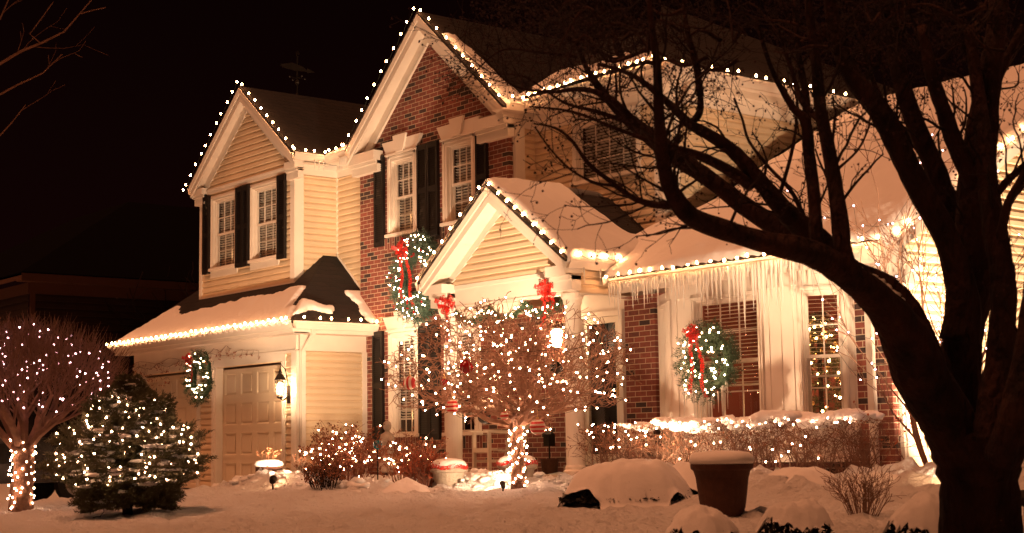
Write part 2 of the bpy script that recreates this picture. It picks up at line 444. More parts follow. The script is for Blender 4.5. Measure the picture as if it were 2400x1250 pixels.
def shutter(house, T, a0, a1, c0, c1):
    m = MB(); f = .045
    m.box(a0, a0 + f, .005, .062, c0, c1, T); m.box(a1 - f, a1, .005, .062, c0, c1, T)
    for z in (c0, (c0 + c1) / 2 - .04, c1 - .09): m.box(a0 + f, a1 - f, .005, .060, z, z + .09, T)
    m.quad(T(a0 + f, .042, c0), T(a1 - f, .042, c0), T(a1 - f, .042, c1), T(a0 + f, .042, c1))
    z = c0 + .1
    while z < c1 - .12:
        m.quad(T(a0 + f, .058, z), T(a1 - f, .058, z), T(a1 - f, .043, z + .03), T(a0 + f, .043, z + .03)); z += .037
    return m.build('shutter', M['shutter'], house)

def gable_trim(house, T, cx, hw, ze, za, oh, wall_z=None, box_w=0.5, box_h=.2, fr=.16, fasc=.19, name='gable_trim'):
    """fascia boards, sloping soffit, frieze boards and the two boxed returns of a gable"""
    m = MB(); L = math.hypot(hw, za - ze); pit = (za - ze) / hw
    for sgn in (-1, 1):
        e = (cx + sgn * hw, ze)
        def pt(x, z, v): return T(x, v, z)
        dz = fasc * math.sqrt(1 + pit * pit)
        # fascia
        m.add([pt(e[0], ze, oh), pt(cx, za, oh), pt(cx, za - dz, oh), pt(e[0], ze - dz * .8, oh),
               pt(e[0], ze, oh - .03), pt(cx, za, oh - .03), pt(cx, za - dz, oh - .03), pt(e[0], ze - dz * .8, oh - .03)],
              [(0, 1, 2, 3), (7, 6, 5, 4), (0, 4, 5, 1), (3, 2, 6, 7), (0, 3, 7, 4)])
        d2 = .07 * math.sqrt(1 + pit * pit)
        m.add([pt(e[0], ze + .01, oh + .035), pt(cx, za + .01, oh + .035), pt(cx, za - d2, oh + .025), pt(e[0], ze - d2, oh + .025),
               pt(e[0], ze + .01, oh + .002), pt(cx, za + .01, oh + .002), pt(cx, za - d2, oh + .002), pt(e[0], ze - d2, oh + .002)],
              [(0, 1, 2, 3), (0, 4, 5, 1), (3, 2, 6, 7), (0, 3, 7, 4)])
        # soffit with small vent slots as seams
        s0 = dz - .03
        n = 9
        for i in range(n):
            t0, t1 = i / n, (i + 1) / n - .006
            x0, x1 = e[0] + (cx - e[0]) * t0, e[0] + (cx - e[0]) * t1
            z0, z1 = ze + (za - ze) * t0 - s0, ze + (za - ze) * t1 - s0
            m.quad(pt(x0, z0, 0), pt(x0, z0, oh - .03), pt(x1, z1, oh - .03), pt(x1, z1, 0))
        m.quad(pt(e[0], ze - s0 + .006, 0), pt(e[0], ze - s0 + .006, oh - .03), pt(cx, za - s0 + .006, oh - .03), pt(cx, za - s0 + .006, 0))
        # frieze on the wall under the soffit
        f = fr * math.sqrt(1 + pit * pit)
        k = cx + sgn * (hw - .25); kz = ze + .25 * pit
        m.add([pt(k, kz - s0, .045), pt(cx, za - s0, .045), pt(cx, za - s0 - f, .045), pt(k, kz - s0 - f, .045),
               pt(k, kz - s0 - f, .0), pt(cx, za - s0 - f, .0)], [(0, 1, 2, 3), (3, 2, 5, 4)])
        # boxed return
        q0, q1 = sorted((e[0] + .02 * -sgn, e[0] - sgn * box_w))
        zt = ze - .03
        m.box(q0, q1, .0, oh - .032, zt - box_h, zt - .02, T)
        m.box(q0, q1, .0, oh * .55, zt - box_h - .19, zt - box_h, T)
        m.box(q0 - .0, q1 + .0, .0, oh * .55 + .03, zt - box_h - .06, zt - box_h - .002, T)
        m.add([pt(q0, zt - .02, oh - .031), pt(q1, zt - .02, oh - .031), pt(q1, zt + .05, 0.01), pt(q0, zt + .05, 0.01)], [(0, 1, 2, 3)])
    return m.build(name, M['trim'], house)

def gutter(house, p0, p1, out, h=.13, w=.11, name='gutter'):
    """K-profile gutter between two points along the top front lip"""
    p0, p1, out = Vector(p0), Vector(p1), Vector(out).normalized()
    m = MB(); prof = [(0, 0), (0, -.03), (-.025, -.05), (-.045, -h), (-w, -h), (-w, 0), (-w + .006, 0), (-w + .006, -h + .01), (-.05, -h + .01), (-.012, -.03), (-.012, 0)]
    vs = [p + out * a + Vector((0, 0, b)) for p in (p0, p1) for a, b in prof]; n = len(prof)
    m.add(vs, [(i, (i + 1) % n, n + (i + 1) % n, n + i) for i in range(n)] + [tuple(range(n)), tuple(reversed(range(n, 2 * n)))])
    return m.build(name, M['trim'], house)

def slab(pts, th=.05):
    m = MB(); m.poly([Vector(p) for p in pts], (0, 0, -th)); return m

# ------------------------------------------------------------------ house
house = empty('brick_house', (2, 4, 0), 'two storey brick and pale yellow sided house with snowy roofs and white trimmed gables', 'house')
FR = lambda y: frame((0, y, 0), (1, 0, 0), (0, -1, 0))     # walls facing the street
SD = lambda x: frame((x, 0, 0), (0, 1, 0), (1, 0, 0))      # walls facing right

# --- garage block
T = FR(0.0)
GD = [(-5.95, -3.56, -.3, 2.16), (-2.80, -.46, -.3, 2.16)]
m = siding(MB(), T, -6.3, 0, -.3, 2.33, GD); m.build('siding_wall', M['siding'], house)
m = MB(); m.box(-6.3, 0, -.02, .03, 2.33, 2.62, T); m.box(-6.3, 0, .03, .055, 2.30, 2.35, T)
m.box(-.13, .051, .0, .052, -.3, 2.33, T); m.box(0.0, .051, -.02, -.13, -.3, 2.33, T)
for a0, a1, c0, c1 in GD:
    m.box(a0 - .17, a0, -.1, .05, c0, c1 + .02, T); m.box(a1, a1 + .13, -.1, .05, c0, c1 + .02, T); m.box(a0 - .17, a1 + .13, -.1, .052, c1 + .02, c1 + .15, T)
    m.box(a0 - .10, a0 - .06, .05, .065, c0, c1, T); m.box(a1 + .05, a1 + .08, .05, .065, c0, c1, T)
m.build('garage_trim', M['trim'], house)
for a0, a1, c0, c1 in GD:
    m = MB(); v = -.09; n = 4; pw = (a1 - a0) / n
    for r_ in range(4):
        z0 = r_ * .533; z1 = z0 + .527
        hs = []
        for k in range(n):
            x0, x1 = a0 + k * pw + .09, a0 + (k + 1) * pw - .07
            hs.append((x0, x1, z0 + .07, z1 - .07))
            m.box(x0 + .055, x1 - .055, v - .02, v - .003, z0 + .125, z1 - .125, T)
            # bevelled recess
            for (p, q) in (((x0, z0 + .07), (x1, z0 + .07)), ((x1, z0 + .07), (x1, z1 - .07)), ((x1, z1 - .07), (x0, z1 - .07)), ((x0, z1 - .07), (x0, z0 + .07))):
                cx_, cz_ = (x0 + x1) / 2, (z0 + z1) / 2
                ip = (p[0] + (.028 if p[0] < cx_ else -.028), p[1] + (.028 if p[1] < cz_ else -.028)); iq = (q[0] + (.028 if q[0] < cx_ else -.028), q[1] + (.028 if q[1] < cz_ else -.028))
                m.quad(T(p[0], v, p[1]), T(q[0], v, q[1]), T(iq[0], v - .022, iq[1]), T(ip[0], v - .022, ip[1]))
            m.quad(T(x0 + .028, v - .0215, z0 + .098), T(x1 - .028, v - .0215, z0 + .098), T(x1 - .028, v - .0215, z1 - .098), T(x0 + .028, v - .0215, z1 - .098))
        wall_faces(m, T, a0, a1, z0, z1, hs, v)
        m.box(a0, a1, v - .03, v - .015, z1 - .005, z1 + .011, T)
    m.box(a0, a1, v - .05, v - .03, 0, 2.14, T)
    m.build('garage_door', M['door'], house)
# right side of the garage
T = SD(0.0)
m = siding(MB(), T, .12, 1.36, -.3, 2.33); m.build('siding_wall', M['siding'], house)
m = MB(); m.box(0.03, 1.36, .0, .03, 2.33, 2.62, T); m.box(1.26, 1.352, .0, .052, -.3, 2.33, T); m.build('frieze_board', M['trim'], house)
# left side of the garage and the hidden back so no light leaks
m = MB(); m.quad(Vector((-6.3, 0, -.3)), Vector((-6.3, 7, -.3)), Vector((-6.3, 7, 2.62)), Vector((-6.3, 0, 2.62))); m.build('siding_wall', M['siding'], house)
# garage eaves
m = MB(); m.box(-6.6, .35, -.27, .0, 2.60, 2.615); m.box(.001, .32, .0, 1.35, 2.60, 2.615); m.box(.001, .05, -.27, 0, 2.6, 2.614)
m.box(-6.6, .35, -.30, -.27, 2.60, 2.78); m.box(.32, .35, -.27, 1.35, 2.60, 2.78)
m.build('eave_soffit', M['trim'], house)
gutter(house, (-6.6, -.41, 2.79), (.46, -.41, 2.79), (0, -1, 0)); gutter(house, (.46, -.30, 2.79), (.46, 1.34, 2.79), (1, 0, 0))
# garage roof: front slope, right hip slope, left hip slope
KG = .87
zf = lambda y: 2.80 + KG * (y + .33)
zr = lambda x: 2.80 + KG * (.38 - x)
xm, ym = -1.2, .66
hipx = .38 - (1.35 + 0)  # plan offset of the hip where the brick begins
m = slab([(-6.63, -.33, 2.8), (.38, -.33, 2.8), (-1.19, 1.24, zf(1.24)), (-1.19, .66, zf(.66))][:3] + [(-4.78, 1.24, zf(1.24)), (-5.06, 1.24, zf(1.24))]); m.build('roof_slope', M['shingle'], house)
m = slab([(.38, -.33, 2.8), (.38, 1.348, 2.8), (-.15, 1.348, zr(-.15)), (-.15, 1.55, zr(-.15)), (-1.2, 1.55, zr(-1.2)), (-1.2, 1.25, zr(-1.2))]); m.build('roof_slope', M['shingle'], house)
m = slab([(-6.63, -.33, 2.8), (-5.06, 1.24, zf(1.24)), (-5.06, 6, zf(1.24)), (-6.63, 6, 2.8)]); m.build('roof_slope', M['shingle'], house)
m = MB(); m.poly([(.40, 1.30, 2.80), (-.15, 1.30, zr(-.15) + .0), (-.15, 1.30, zr(-.15) + .06), (.40, 1.30, 2.86)], (0, .045, 0)); m.poly([(-1.2, 1.50, zr(-1.2)), (-.15, 1.50, zr(-.15)), (-.15, 1.50, zr(-.15) + .05), (-1.2, 1.50, zr(-1.2) + .05)], (0, .04, 0)); m.build('flashing', M['trim'], house)
# downspout at the garage corner
def downspout(p, n, u, ztop, zbot, off=.3):
    """elbow from the gutter back to the wall and down"""
    p, n, u = Vector(p), Vector(n).normalized(), Vector(u).normalized()
    m = MB(); c = [p + n * (off - .02) + Vector((0, 0, ztop)), p + n * (off - .02) + Vector((0, 0, ztop - .09)), p + n * .06 + Vector((0, 0, ztop - .34)), p + n * .05 + Vector((0, 0, ztop - .44)), p + n * .05 + Vector((0, 0, zbot))]
    pr = [(-.035, -.03), (.035, -.03), (.035, .03), (-.035, .03)]
    vs = [q + u * a + n * b for q in c for a, b in pr]
    m.add(vs, [(i * 4 + j, i * 4 + (j + 1) % 4, (i + 1) * 4 + (j + 1) % 4, (i + 1) * 4 + j) for i in range(len(c) - 1) for j in range(4)])
    for z in (zbot + .4, (ztop + zbot) / 2 + .2): m.box(-.042, .042, -.0, .085, z, z + .03, frame(p, u, n))
    return m.build('downspout', M['trim'], house)
downspout((0, .07, 0), (1, 0, 0), (0, 1, 0), 2.67, -.1, .40)

# --- projecting upper room over the garage
T = FR(.66)
W1, W2 = (-4.31, -3.26, 4.12, 5.58), (-2.75, -1.70, 4.12, 5.58)
m = siding(MB(), T, -4.78, -1.2, 3.62, 5.64, [W1, W2])
clipb = lambda z: (-4.84 + max(0, (z - 5.85)) / .80, -1.0 - max(0, (z - 5.85)) / .80)
siding(m, T, 0, 0, 5.70, 7.30, clip=clipb); m.build('siding_wall', M['siding'], house)
m = MB(); m.box(-4.78, -4.68, 0, .052, 3.6, 5.64, T); m.box(-1.30, -1.15, 0, .051, 3.6, 5.64, T)
m.box(-4.68, -1.30, 0, .055, 3.60, 3.64, T); m.box(-4.78, -1.168, 0, .052, 5.64, 5.74, T); m.box(-4.78, -1.168, .052, .065, 5.70, 5.74, T)
m.build('corner_board', M['trim'], house)
TQ = FR(.635)
window(house, TQ, *W1, apron=True); window(house, TQ, *W2, apron=True)
TQ = FR(.615)
for a, b in ((-4.56, -4.32), (-3.24, -2.99), (-2.98, -2.76), (-1.69, -1.42)): shutter(house, TQ, a, b, 4.08, 5.60)
T = SD(-1.2)
m = siding(MB(), T, .76, 1.52, 3.3, 5.58); m.build('siding_wall', M['siding'], house)
m = MB(); m.box(.608, .80, 0, .052, 3.58, 5.58, T); m.box(.64, 1.55, 0, .052, 5.58, 5.80, T); m.box(.64, 1.55, .052, .07, 5.70, 5.80, T); m.box(1.50, 1.549, 0, .04, 3.3, 5.58, T)
m.build('corner_board', M['trim'], house)
m = MB(); m.quad(Vector((-4.78, .66, 3.6)), Vector((-4.78, 7, 3.6)), Vector((-4.78, 7, 5.8)), Vector((-4.78, .66, 5.8))); m.build('siding_wall', M['siding'], house)
gable_trim(house, FR(.66), -2.915, 2.0, 5.83, 7.44, .19, box_w=.42, box_h=.14)
KB = 1.62 / 2.05
def zb(dx): return 7.49 - KB * abs(dx)
m = slab([(-2.915, .45, 7.49), (-.865, .45, zb(2.05)), (-.865, 1.2, zb(2.05)), (-2.915 , 4.6, 7.49)]); m.build('roof_slope', M['shingle'], house)
m = slab([(-2.915, .45, 7.49), (-2.915, 9, 7.49), (-4.965, 9, zb(2.05)), (-4.965, .45, zb(2.05))]); m.build('roof_slope', M['shingle'], house)
gutter(house, (-.80, .42, 5.90), (-.80, 1.22, 5.90), (1, 0, 0)); gutter(house, (-5.06, .48, 5.84), (-5.06, 3, 5.84), (-1, 0, 0))
m = MB(); m.box(-1.17, -.90, .66, 1.2, 5.76, 5.775); m.box(-.92, -.90, .47, 1.2, 5.76, 5.88); m.box(-.92, -.10, 1.10, 1.55, 5.76, 5.776); m.box(-.92, -.12, 1.10, 1.12, 5.776, 5.88)
m.build('eave_soffit', M['trim'], house)
gutter(house, (-.91, 1.02, 5.90), (-.16, 1.02, 5.90), (0, -1, 0))
# --- recessed wall between the upper room and the brick gable
T = FR(1.55)
m = siding(MB(), T, -1.2, -.14, 3.2, 5.58); m.build('siding_wall', M['siding'], house)
m = MB(); m.box(-1.2, -.14, 0, .052, 5.58, 5.80, T); m.box(-1.2, -.14, .052, .07, 5.70, 5.80, T); m.build('frieze_board', M['trim'], house)

# --- brick gable and the brick ground floor wall
T = FR(1.35)
UW = [(.78, 1.67, 4.24, 5.67), (2.39, 3.30, 4.24, 5.67)]
LW = [(.78, 1.66, .86, 2.64), (2.39, 3.30, .86, 2.64)]
DR = (5.70, 6.64, .40, 2.56)
m = MB()
wall_faces(m, T, -.15, 4.08, 2.75, 5.70, UW)
wall_faces(m, T, 0, 7.17, -.3, 2.75, LW + [DR])
m.add([T(-.15, 0, 5.70), T(4.08, 0, 5.70), T(2.0, 0, 7.73)], [(0, 1, 2)])
m.quad(Vector((4.08, 1.35, 2.75)), Vector((4.08, 1.60, 2.75)), Vector((4.08, 1.60, 5.8)), Vector((4.08, 1.35, 5.8)))
m.quad(Vector((-.15, 1.35, 2.75)), Vector((-.15, 1.58, 2.75)), Vector((-.15, 1.58, 5.8)), Vector((-.15, 1.35, 5.8)))
for h in UW + LW:
    for (a, c, b, d) in ((h[0], h[2], h[0], h[3]), (h[1], h[2], h[1], h[3]), (h[0], h[2], h[1], h[2])):
        m.quad(T(a, 0, c), T(b, 0, d), T(b, -.12, d), T(a, -.12, c))
m.build('brick_wall', M['brick'], house)
for h in UW + LW: m = MB(); m.box(h[0] - .12, h[1] + .12, .0, .03, h[2] - .20, h[2] - .005, T); m.build('brick_sill', M['soldier'], house)
TW = frame((0, 1.33, 0), (1, 0, 0), (0, -1, 0))
for i, h in enumerate(UW): window(house, TW, *h, cols=3, blind=.97, cas=.13)
for i, h in enumerate(LW): window(house, TW, *h, cols=3, blind=.85, cas=.12)
for a, b, c, d in ((.37, .655, 4.12, 5.69), (1.665, 1.955, 4.12, 5.69), (1.965, 2.25, 4.12, 5.69), (3.285, 3.565, 4.12, 5.69),
                   (.30, .60, .80, 2.66), (1.665, 1.95, .80, 2.66), (1.955, 2.24, .80, 2.66)): shutter(house, T, a, b, c, d)
for cx_, z0, hw in ((1.22, 5.67, .44), (2.845, 5.67, .455), (1.22, 2.66, .44), (2.845, 2.66, .455)):   # flared heads with keystones
    m = MB(); hh = .22
    m.poly([T(cx_ - hw, 0, z0), T(cx_ + hw, 0, z0), T(cx_ + hw + .13, 0, z0 + hh), T(cx_ - hw - .13, 0, z0 + hh)], (0, -.07, 0))
    m.poly([T(cx_ - .10, .071, z0 - .0), T(cx_ + .10, .071, z0 - .0), T(cx_ + .20, .071, z0 + hh + .07), T(cx_ - .20, .071, z0 + hh + .07)], (0, -.035, 0))
    m.poly([T(cx_ - hw - .02, 0.0, z0 - .03), T(cx_ + hw + .02, 0.0, z0 - .03), T(cx_ + hw + .02, .0, z0 - .001), T(cx_ - hw - .02, .0, z0 - .001)], (0, -.09, 0))
    m.build('window_head', M['trim'], house)
gable_trim(house, FR(1.35), 2.0, 2.24, 5.84, 7.83, .23, box_w=.82, box_h=.19)
KM = 2.03 / 2.30
zm = lambda dx: 7.89 - KM * abs(dx)
m = slab([(2.0, 1.09, 7.89), (4.30, 1.09, zm(2.3)), (4.30, 9, zm(2.3)), (2.0, 9, 7.89)]); m.build('roof_slope', M['shingle'], house)
m = slab([(2.0, 1.09, 7.89), (2.0, 9, 7.89), (-.30, 9, zm(2.3)), (-.30, 1.09, zm(2.3))]); m.build('roof_slope', M['shingle'], house)
# side of the brick gable and the set-back upper wall
T = SD(4.09)
m = siding(MB(), T, 1.60, 1.86, 3.4, 5.60); m.build('siding_wall', M['siding'], house)
m = MB(); m.box(1.43, 1.62, -.01, .052, 3.4, 5.60, T); m.box(1.36, 1.88, -.01, .052, 5.60, 5.86, T); m.box(1.36, 1.88, .052, .075, 5.76, 5.86, T); m.build('corner_board', M['trim'], house)
T = FR(1.88)
W3 = (5.02, 6.52, 4.58, 5.60)
m = siding(MB(), T, 4.09, 6.93, 3.1, 5.56, [W3], h=.105); m.build('siding_wall', M['siding'], house)
m = MB(); m.box(6.80, 6.962, 0, .052, 3.1, 5.56, T); m.box(4.09, 6.96, 0, .036, 5.56, 5.82, T); m.box(4.09, 6.96, .036, .07, 5.74, 5.82, T); m.build('corner_board', M['trim'], house)
window(house, FR(1.86), *W3, cols=4, rows=3, blind=1.0, single=True, apron=False)
# right side wall of the main block
T = SD(6.93)
m = siding(MB(), T, 2.02, 9.5, 2.8, 5.56, h=.105); m.build('siding_wall', M['siding'], house)
m = MB(); m.box(1.848, 2.02, 0, .052, 3.0, 5.56, T); m.box(1.88, 9.5, 0, .036, 5.56, 5.82, T); m.box(1.88, 9.5, .036, .06, 5.76, 5.82, T); m.build('corner_board', M['trim'], house)
downspout((6.93, 2.10, 0), (1, 0, 0), (0, 1, 0), 5.75, 3.75, .40)
# main eaves and roof
m = MB(); m.box(4.35, 7.3, 1.50, 1.88, 5.80, 5.815); m.box(6.93, 7.3, 1.88, 9.8, 5.80, 5.816); m.box(4.35, 7.3, 1.47, 1.50, 5.80, 5.95); m.box(7.27, 7.3, 1.50, 9.8, 5.816, 5.95); m.box(4.1, 4.37, 1.0, 1.50, 5.80, 5.817)
m.build('eave_soffit', M['trim'], house)
gutter(house, (4.36, 1.37, 5.97), (7.42, 1.37, 5.97), (0, -1, 0)); gutter(house, (7.42, 1.47, 5.97), (7.42, 9.8, 5.97), (1, 0, 0)); gutter(house, (4.44, 1.12, 5.92), (4.44, 1.40, 5.92), (1, 0, 0))
KH = .60
m = slab([(4.33, 1.44, 5.98), (7.33, 1.44, 5.98), (4.33, 4.44, 5.98 + 3 * KH)]); m.build('roof_slope', M['shingle'], house)
m = slab([(7.33, 1.44, 5.98), (7.33, 9.9, 5.98), (3.1, 5.67, 5.98 + 4.23 * KH)]); m.build('roof_slope', M['shingle'], house)
m = slab([(-4.9, 1.2, 5.85), (4.4, 1.44, 5.85), (3.1, 5.67, 8.2), (-.5, 5.67, 8.2)]); m.build('roof_slope', M['shingle'], house)

# --- entrance porch
T = FR(-.10)
m = MB(); m.box(4.0, 7.5, -.35, 1.35, -.3, .27); m.box(5.60, 6.75, 1.05, 1.35, .27, .40); m.build('porch_slab', M['concrete'], house)
m = siding(MB(), T, 0, 0, 2.98, 3.92, clip=lambda z: (4.52 + max(0, (z - 2.98)) / .74 + .0, 7.06 - max(0, (z - 2.98)) / .74), h=.10); m.build('siding_wall', M['siding'], house)
m = MB(); m.box(4.28, 7.28, -.11, .03, 2.66, 2.93, T); m.box(4.24, 7.32, -.11, .05, 2.93, 2.985, T); m.box(4.24, 7.32, .03, .045, 2.66, 2.69, T)
m.box(7.17, 7.28, .01, 1.6, 2.66, 2.93); m.box(4.28, 4.39, .01, 1.34, 2.66, 2.93); m.box(4.39, 7.17, .01, 1.34, 2.86, 2.90)
m.build('porch_beam', M['trim'], house)
gable_trim(house, T, 5.80, 1.60, 3.06, 4.24, .30, box_w=.44, box_h=.15, fr=.10, fasc=.17)
KP = 1.18 / 1.60
zp = lambda dx: 4.30 - KP * abs(dx)
m = slab([(5.80, -.44, 4.30), (7.46, -.44, zp(1.66)), (7.46, .60, zp(1.66)), (7.06, 1.875, zp(1.26)), (5.80, 1.875, 4.30)], .04); m.build('roof_slope', M['shingle'], house)
m = slab([(5.80, -.44, 4.30), (5.80, 1.875, 4.30), (4.14, 1.875, zp(1.66)), (4.14, -.44, zp(1.66))], .04); m.build('roof_slope', M['shingle'], house)
m = MB(); m.poly([(5.44, 1.83, zp(.28) + .02), (6.98, 1.83, zp(1.26)), (6.98, 1.83, zp(1.26) + .05), (5.44, 1.83, zp(.28) + .07)], (0, .03, 0)); m.build('flashing', M['trim'], house)
gutter(house, (7.56, -.42, 3.08), (7.56, .62, 3.08), (1, 0, 0)); gutter(house, (4.04, -.42, 3.08), (4.04, 1.3, 3.08), (-1, 0, 0))
T = SD(7.28)
m = siding(MB(), T, -.08, .83, 2.66, 3.0, h=.11); m.build('siding_wall', M['siding'], house)
for x in (4.46, 7.13):
    m = MB(); m.lathe((x, -.04, .27), [(.165, 0), (.165, .07), (.135, .09), (.135, .12), (.122, .15), (.124, .8), (.116, 1.6), (.108, 2.23), (.125, 2.27), (.13, 2.31), (.15, 2.35), (.15, 2.39)], 20); m.build('column', M['trim'], house, smooth=False)
# front door
T = FR(1.35); TD = frame((0, 1.33, 0), (1, 0, 0), (0, -1, 0))
a0, a1, c0, c1 = DR
m = MB(); m.box(a0, a0 + .08, -.1, .05, c0, c1, TD); m.box(a1 - .08, a1, -.1, .05, c0, c1, TD); m.box(a0 + .08, a1 - .08, -.1, .05, c1 - .08, c1, TD); m.box(a0, a1, -.1, .09, c0 - .03, c0 + .02, TD)
m.box(a0 - .10, a1 + .10, -.001, .028, c1, c1 + .26, TD)
fdr = m.build('door_frame', M['trim'], house)
m = MB(); i0, i1, j0, j1 = a0 + .085, a1 - .085, c0 + .025, c1 - .085; f = .085
m.box(i0, i0 + f, -.03, .02, j0, j1, TD); m.box(i1 - f, i1, -.03, .02, j0, j1, TD); m.box(i0 + f, i1 - f, -.03, .02, j1 - f, j1, TD); m.box(i0 + f, i1 - f, -.03, .02, j0, j0 + .12, TD)
dr = m.build('door', M['wood_white'], house); dr['label'] = 'white storm door with a tall dark glass'
m = MB(); m.quad(TD(i0 + f, -.005, j0 + .12), TD(i1 - f, -.005, j0 + .12), TD(i1 - f, -.005, j1 - f), TD(i0 + f, -.005, j1 - f)); m.build('glass_pane', M['glass'], dr)
m = MB(); m.box(i1 - .065, i1 - .035, .02, .03, c0 + .95, c0 + 1.15, TD); m.tube([TD(i1 - .05, .03, c0 + 1.02), TD(i1 - .05, .065, c0 + 1.02), TD(i1 - .14, .07, c0 + 1.03)], .009, 6); m.build('handle', M['brass'], dr)
m = MB(); m.box(a0 + .02, a1 - .02, -.20, -.14, c0, c1, TD)
for k in range(2):
    for q in range(3): m.box(a0 + .16 + k * .34, a0 + .43 + k * .34, -.14, -.13, c0 + .15 + q * .66, c0 + .68 + q * .66, TD)
m.build('inner_door', M['shutter'], house)

# --- right wing
T = FR(.85)
m = MB(); wall_faces(m, T, 7.17, 7.75, -.3, 2.66); wall_faces(m, T, 11.06, 11.57, -.3, 2.66); wall_faces(m, T, 7.75, 11.06, -.3, .46)
m.quad(Vector((11.57, .85, -.3)), Vector((11.57, .96, -.3)), Vector((11.57, .96, 2.9)), Vector((11.57, .85, 2.9)))
m.quad(Vector((7.17, .85, -.3)), Vector((7.17, 1.35, -.3)), Vector((7.17, 1.35, 2.7)), Vector((7.17, .85, 2.7)))
m.quad(Vector((7.75, .85, -.3)), Vector((7.75, .97, -.3)), Vector((7.75, .97, 2.7)), Vector((7.75, .85, 2.7)))
m.build('brick_wall', M['brick'], house)
# bay window, three faces
B = [(7.78, .97), (8.42, .60), (10.50, .60), (11.10, .92)]
B = [(7.76, .93), (8.38, .56), (10.50, .52), (11.10, .86)]
faces = []
for (p, q) in zip(B, B[1:]):
    u = Vector((q[0] - p[0], q[1] - p[1], 0)); n = Vector((u.y, -u.x, 0))
    faces.append((frame((p[0], p[1], 0), u, n), u.length))
m = MB()
TA, LA = faces[0]; TB, LB = faces[1]; TC, LC = faces[2]
HA, HB, HC = (.10, LA - .12, .86, 2.50), (.36, 1.58, .86, 2.52), (.012, .575, .86, 2.48)
for (TT, LL, H) in ((TA, LA, HA), (TB, LB, HB), (TC, LC, HC)):
    wall_faces(m, TT, 0, LL, .46, 2.74, [H])
    m.box(0, LL, 0, .025, 2.50, 2.74, TT); m.box(0, LL, 0, .03, .44, .50, TT); m.box(0, LL, 0, .02, .80, .86, TT)
    m.quad(TT(0, 0, .46), TT(LL, 0, .46), TT(LL, -.4, .46), TT(0, -.4, .46))
for x in (1.66, 1.85, 2.04): m.box(x, x + .02, 0, .012, .86, 2.5, TB)
m.box(.02, .10, 0, .02, .86, 2.5, TB); m.box(LC - .07, LC - .05, 0, .012, .86, 2.5, TC)
bay = m.build('bay_window', M['trim'], house)
window(house, TA, *HA, cols=2, rows=2, blind=0, room=0, cas=.06)
window(house, TB, *HB, cols=3, rows=2, blind=.70, room=0, cas=.07, tilt=.004, label='centre window of the bay with blinds half raised')
window(house, TC, *HC, cols=2, rows=2, blind=.66, room=0, cas=.05, tilt=.001, label='right window of the bay with an indoor tree showing through')
# room behind the bay
m = MB(); X0, X1, Y0, Y1, Z0, Z1 = 7.3, 11.45, .62, 3.2, .42, 2.62
P_ = lambda x, y, z: Vector((x, y, z))
m.quad(P_(X0, Y1, Z0), P_(X1, Y1, Z0), P_(X1, Y1, Z1), P_(X0, Y1, Z1)); m.quad(P_(X0, .9, Z0), P_(X0, Y1, Z0), P_(X0, Y1, Z1), P_(X0, .9, Z1)); m.quad(P_(X1, .97, Z0), P_(X1, Y1, Z0), P_(X1, Y1, Z1), P_(X1, .97, Z1))
m.quad(P_(X0, .6, Z0), P_(X1, .6, Z0), P_(X1, Y1, Z0), P_(X0, Y1, Z0)); m.quad(P_(X0, .6, Z1), P_(X1, .6, Z1), P_(X1, Y1, Z1), P_(X0, Y1, Z1))
m.build('room_lining', M['room_red'], house)
m = MB(); m.box(11.06, 11.57, 0, .02, 2.60, 2.7, T); m.box(7.17, 7.76, 0, .02, 2.62, 2.74, T)
m.box(7.4, 11.95, .48, .85, 2.74, 2.752); m.box(7.4, 11.95, .45, .48, 2.66, 2.83)
m.build('eave_soffit', M['trim'], house)
m = MB(); m.box(11.30, 11.385, .04, .10, 0.0, 2.55, T); m.build('downspout', M['trim'], house)
gutter(house, (7.42, .34, 2.86), (12.0, .34, 2.86), (0, -1, 0))
T = SD(11.57)
KW = .563
zw = lambda y: 2.86 + KW * (y - .42)
m = MB(); z = .0
def clipw(z):
    y0 = .42 + (z - 2.70) / KW if z > 2.9 else .96
    return (max(.96, y0), 9.5 - max(0, y0 - .96))
siding(m, T, .96, 9.5, -.3, 5.2, clip=clipw); m.build('siding_wall', M['siding'], house)
m = MB(); m.box(.955, 1.09, 0, .052, -.3, 2.9, T); m.box(1.9, 2.0, 0, .05, -.3, 3.2, T)
for (y0, y1, v0, v1, d0, d1) in ((.40, 5.6, .36, .39, .01, -.19), (.40, 5.6, 0, .36, -.175, -.19), (.7, 5.6, .0, .04, -.19, -.34), (.40, 5.6, .39, .415, .02, -.06)):
    m.add([T(y, v, zw(y) + d) for y in (y0, y1) for v in (v0, v1) for d in (d0, d1)], [(0, 2, 3, 1), (4, 5, 7, 6), (0, 1, 5, 4), (2, 6, 7, 3), (0, 4, 6, 2), (1, 3, 7, 5)])
m.box(.34, .75, -.30, .36, 2.62, 2.80, T); m.box(.50, .96, -.02, .30, 2.42, 2.62, T)
m.build('gable_trim', M['trim'], house)
downspout((11.57, 1.02, 0), (1, 0, 0), (0, 1, 0), 2.72, .2, .30)
m = slab([(7.38, .40, 2.86), (11.98, .40, 2.86), (11.98, 5.6, zw(5.6)), (6.935, 5.6, zw(5.6)), (6.935, 1.6, zw(1.6)), (7.38, 1.6, zw(1.6))]); m.build('roof_slope', M['shingle'], house)
m = slab([(6.40, 1.5, 3.42), (6.935, 1.5, zw(1.5)), (6.935, 1.878, zw(1.878)), (6.40, 1.878, 3.5)]); m.build('roof_slope', M['shingle'], house)
m = slab([(11.98, 5.6, zw(5.6)), (11.98, 10.8, 2.9), (6.935, 10.8, 2.9), (6.935, 5.6, zw(5.6))]); m.build('roof_slope', M['shingle'], house)
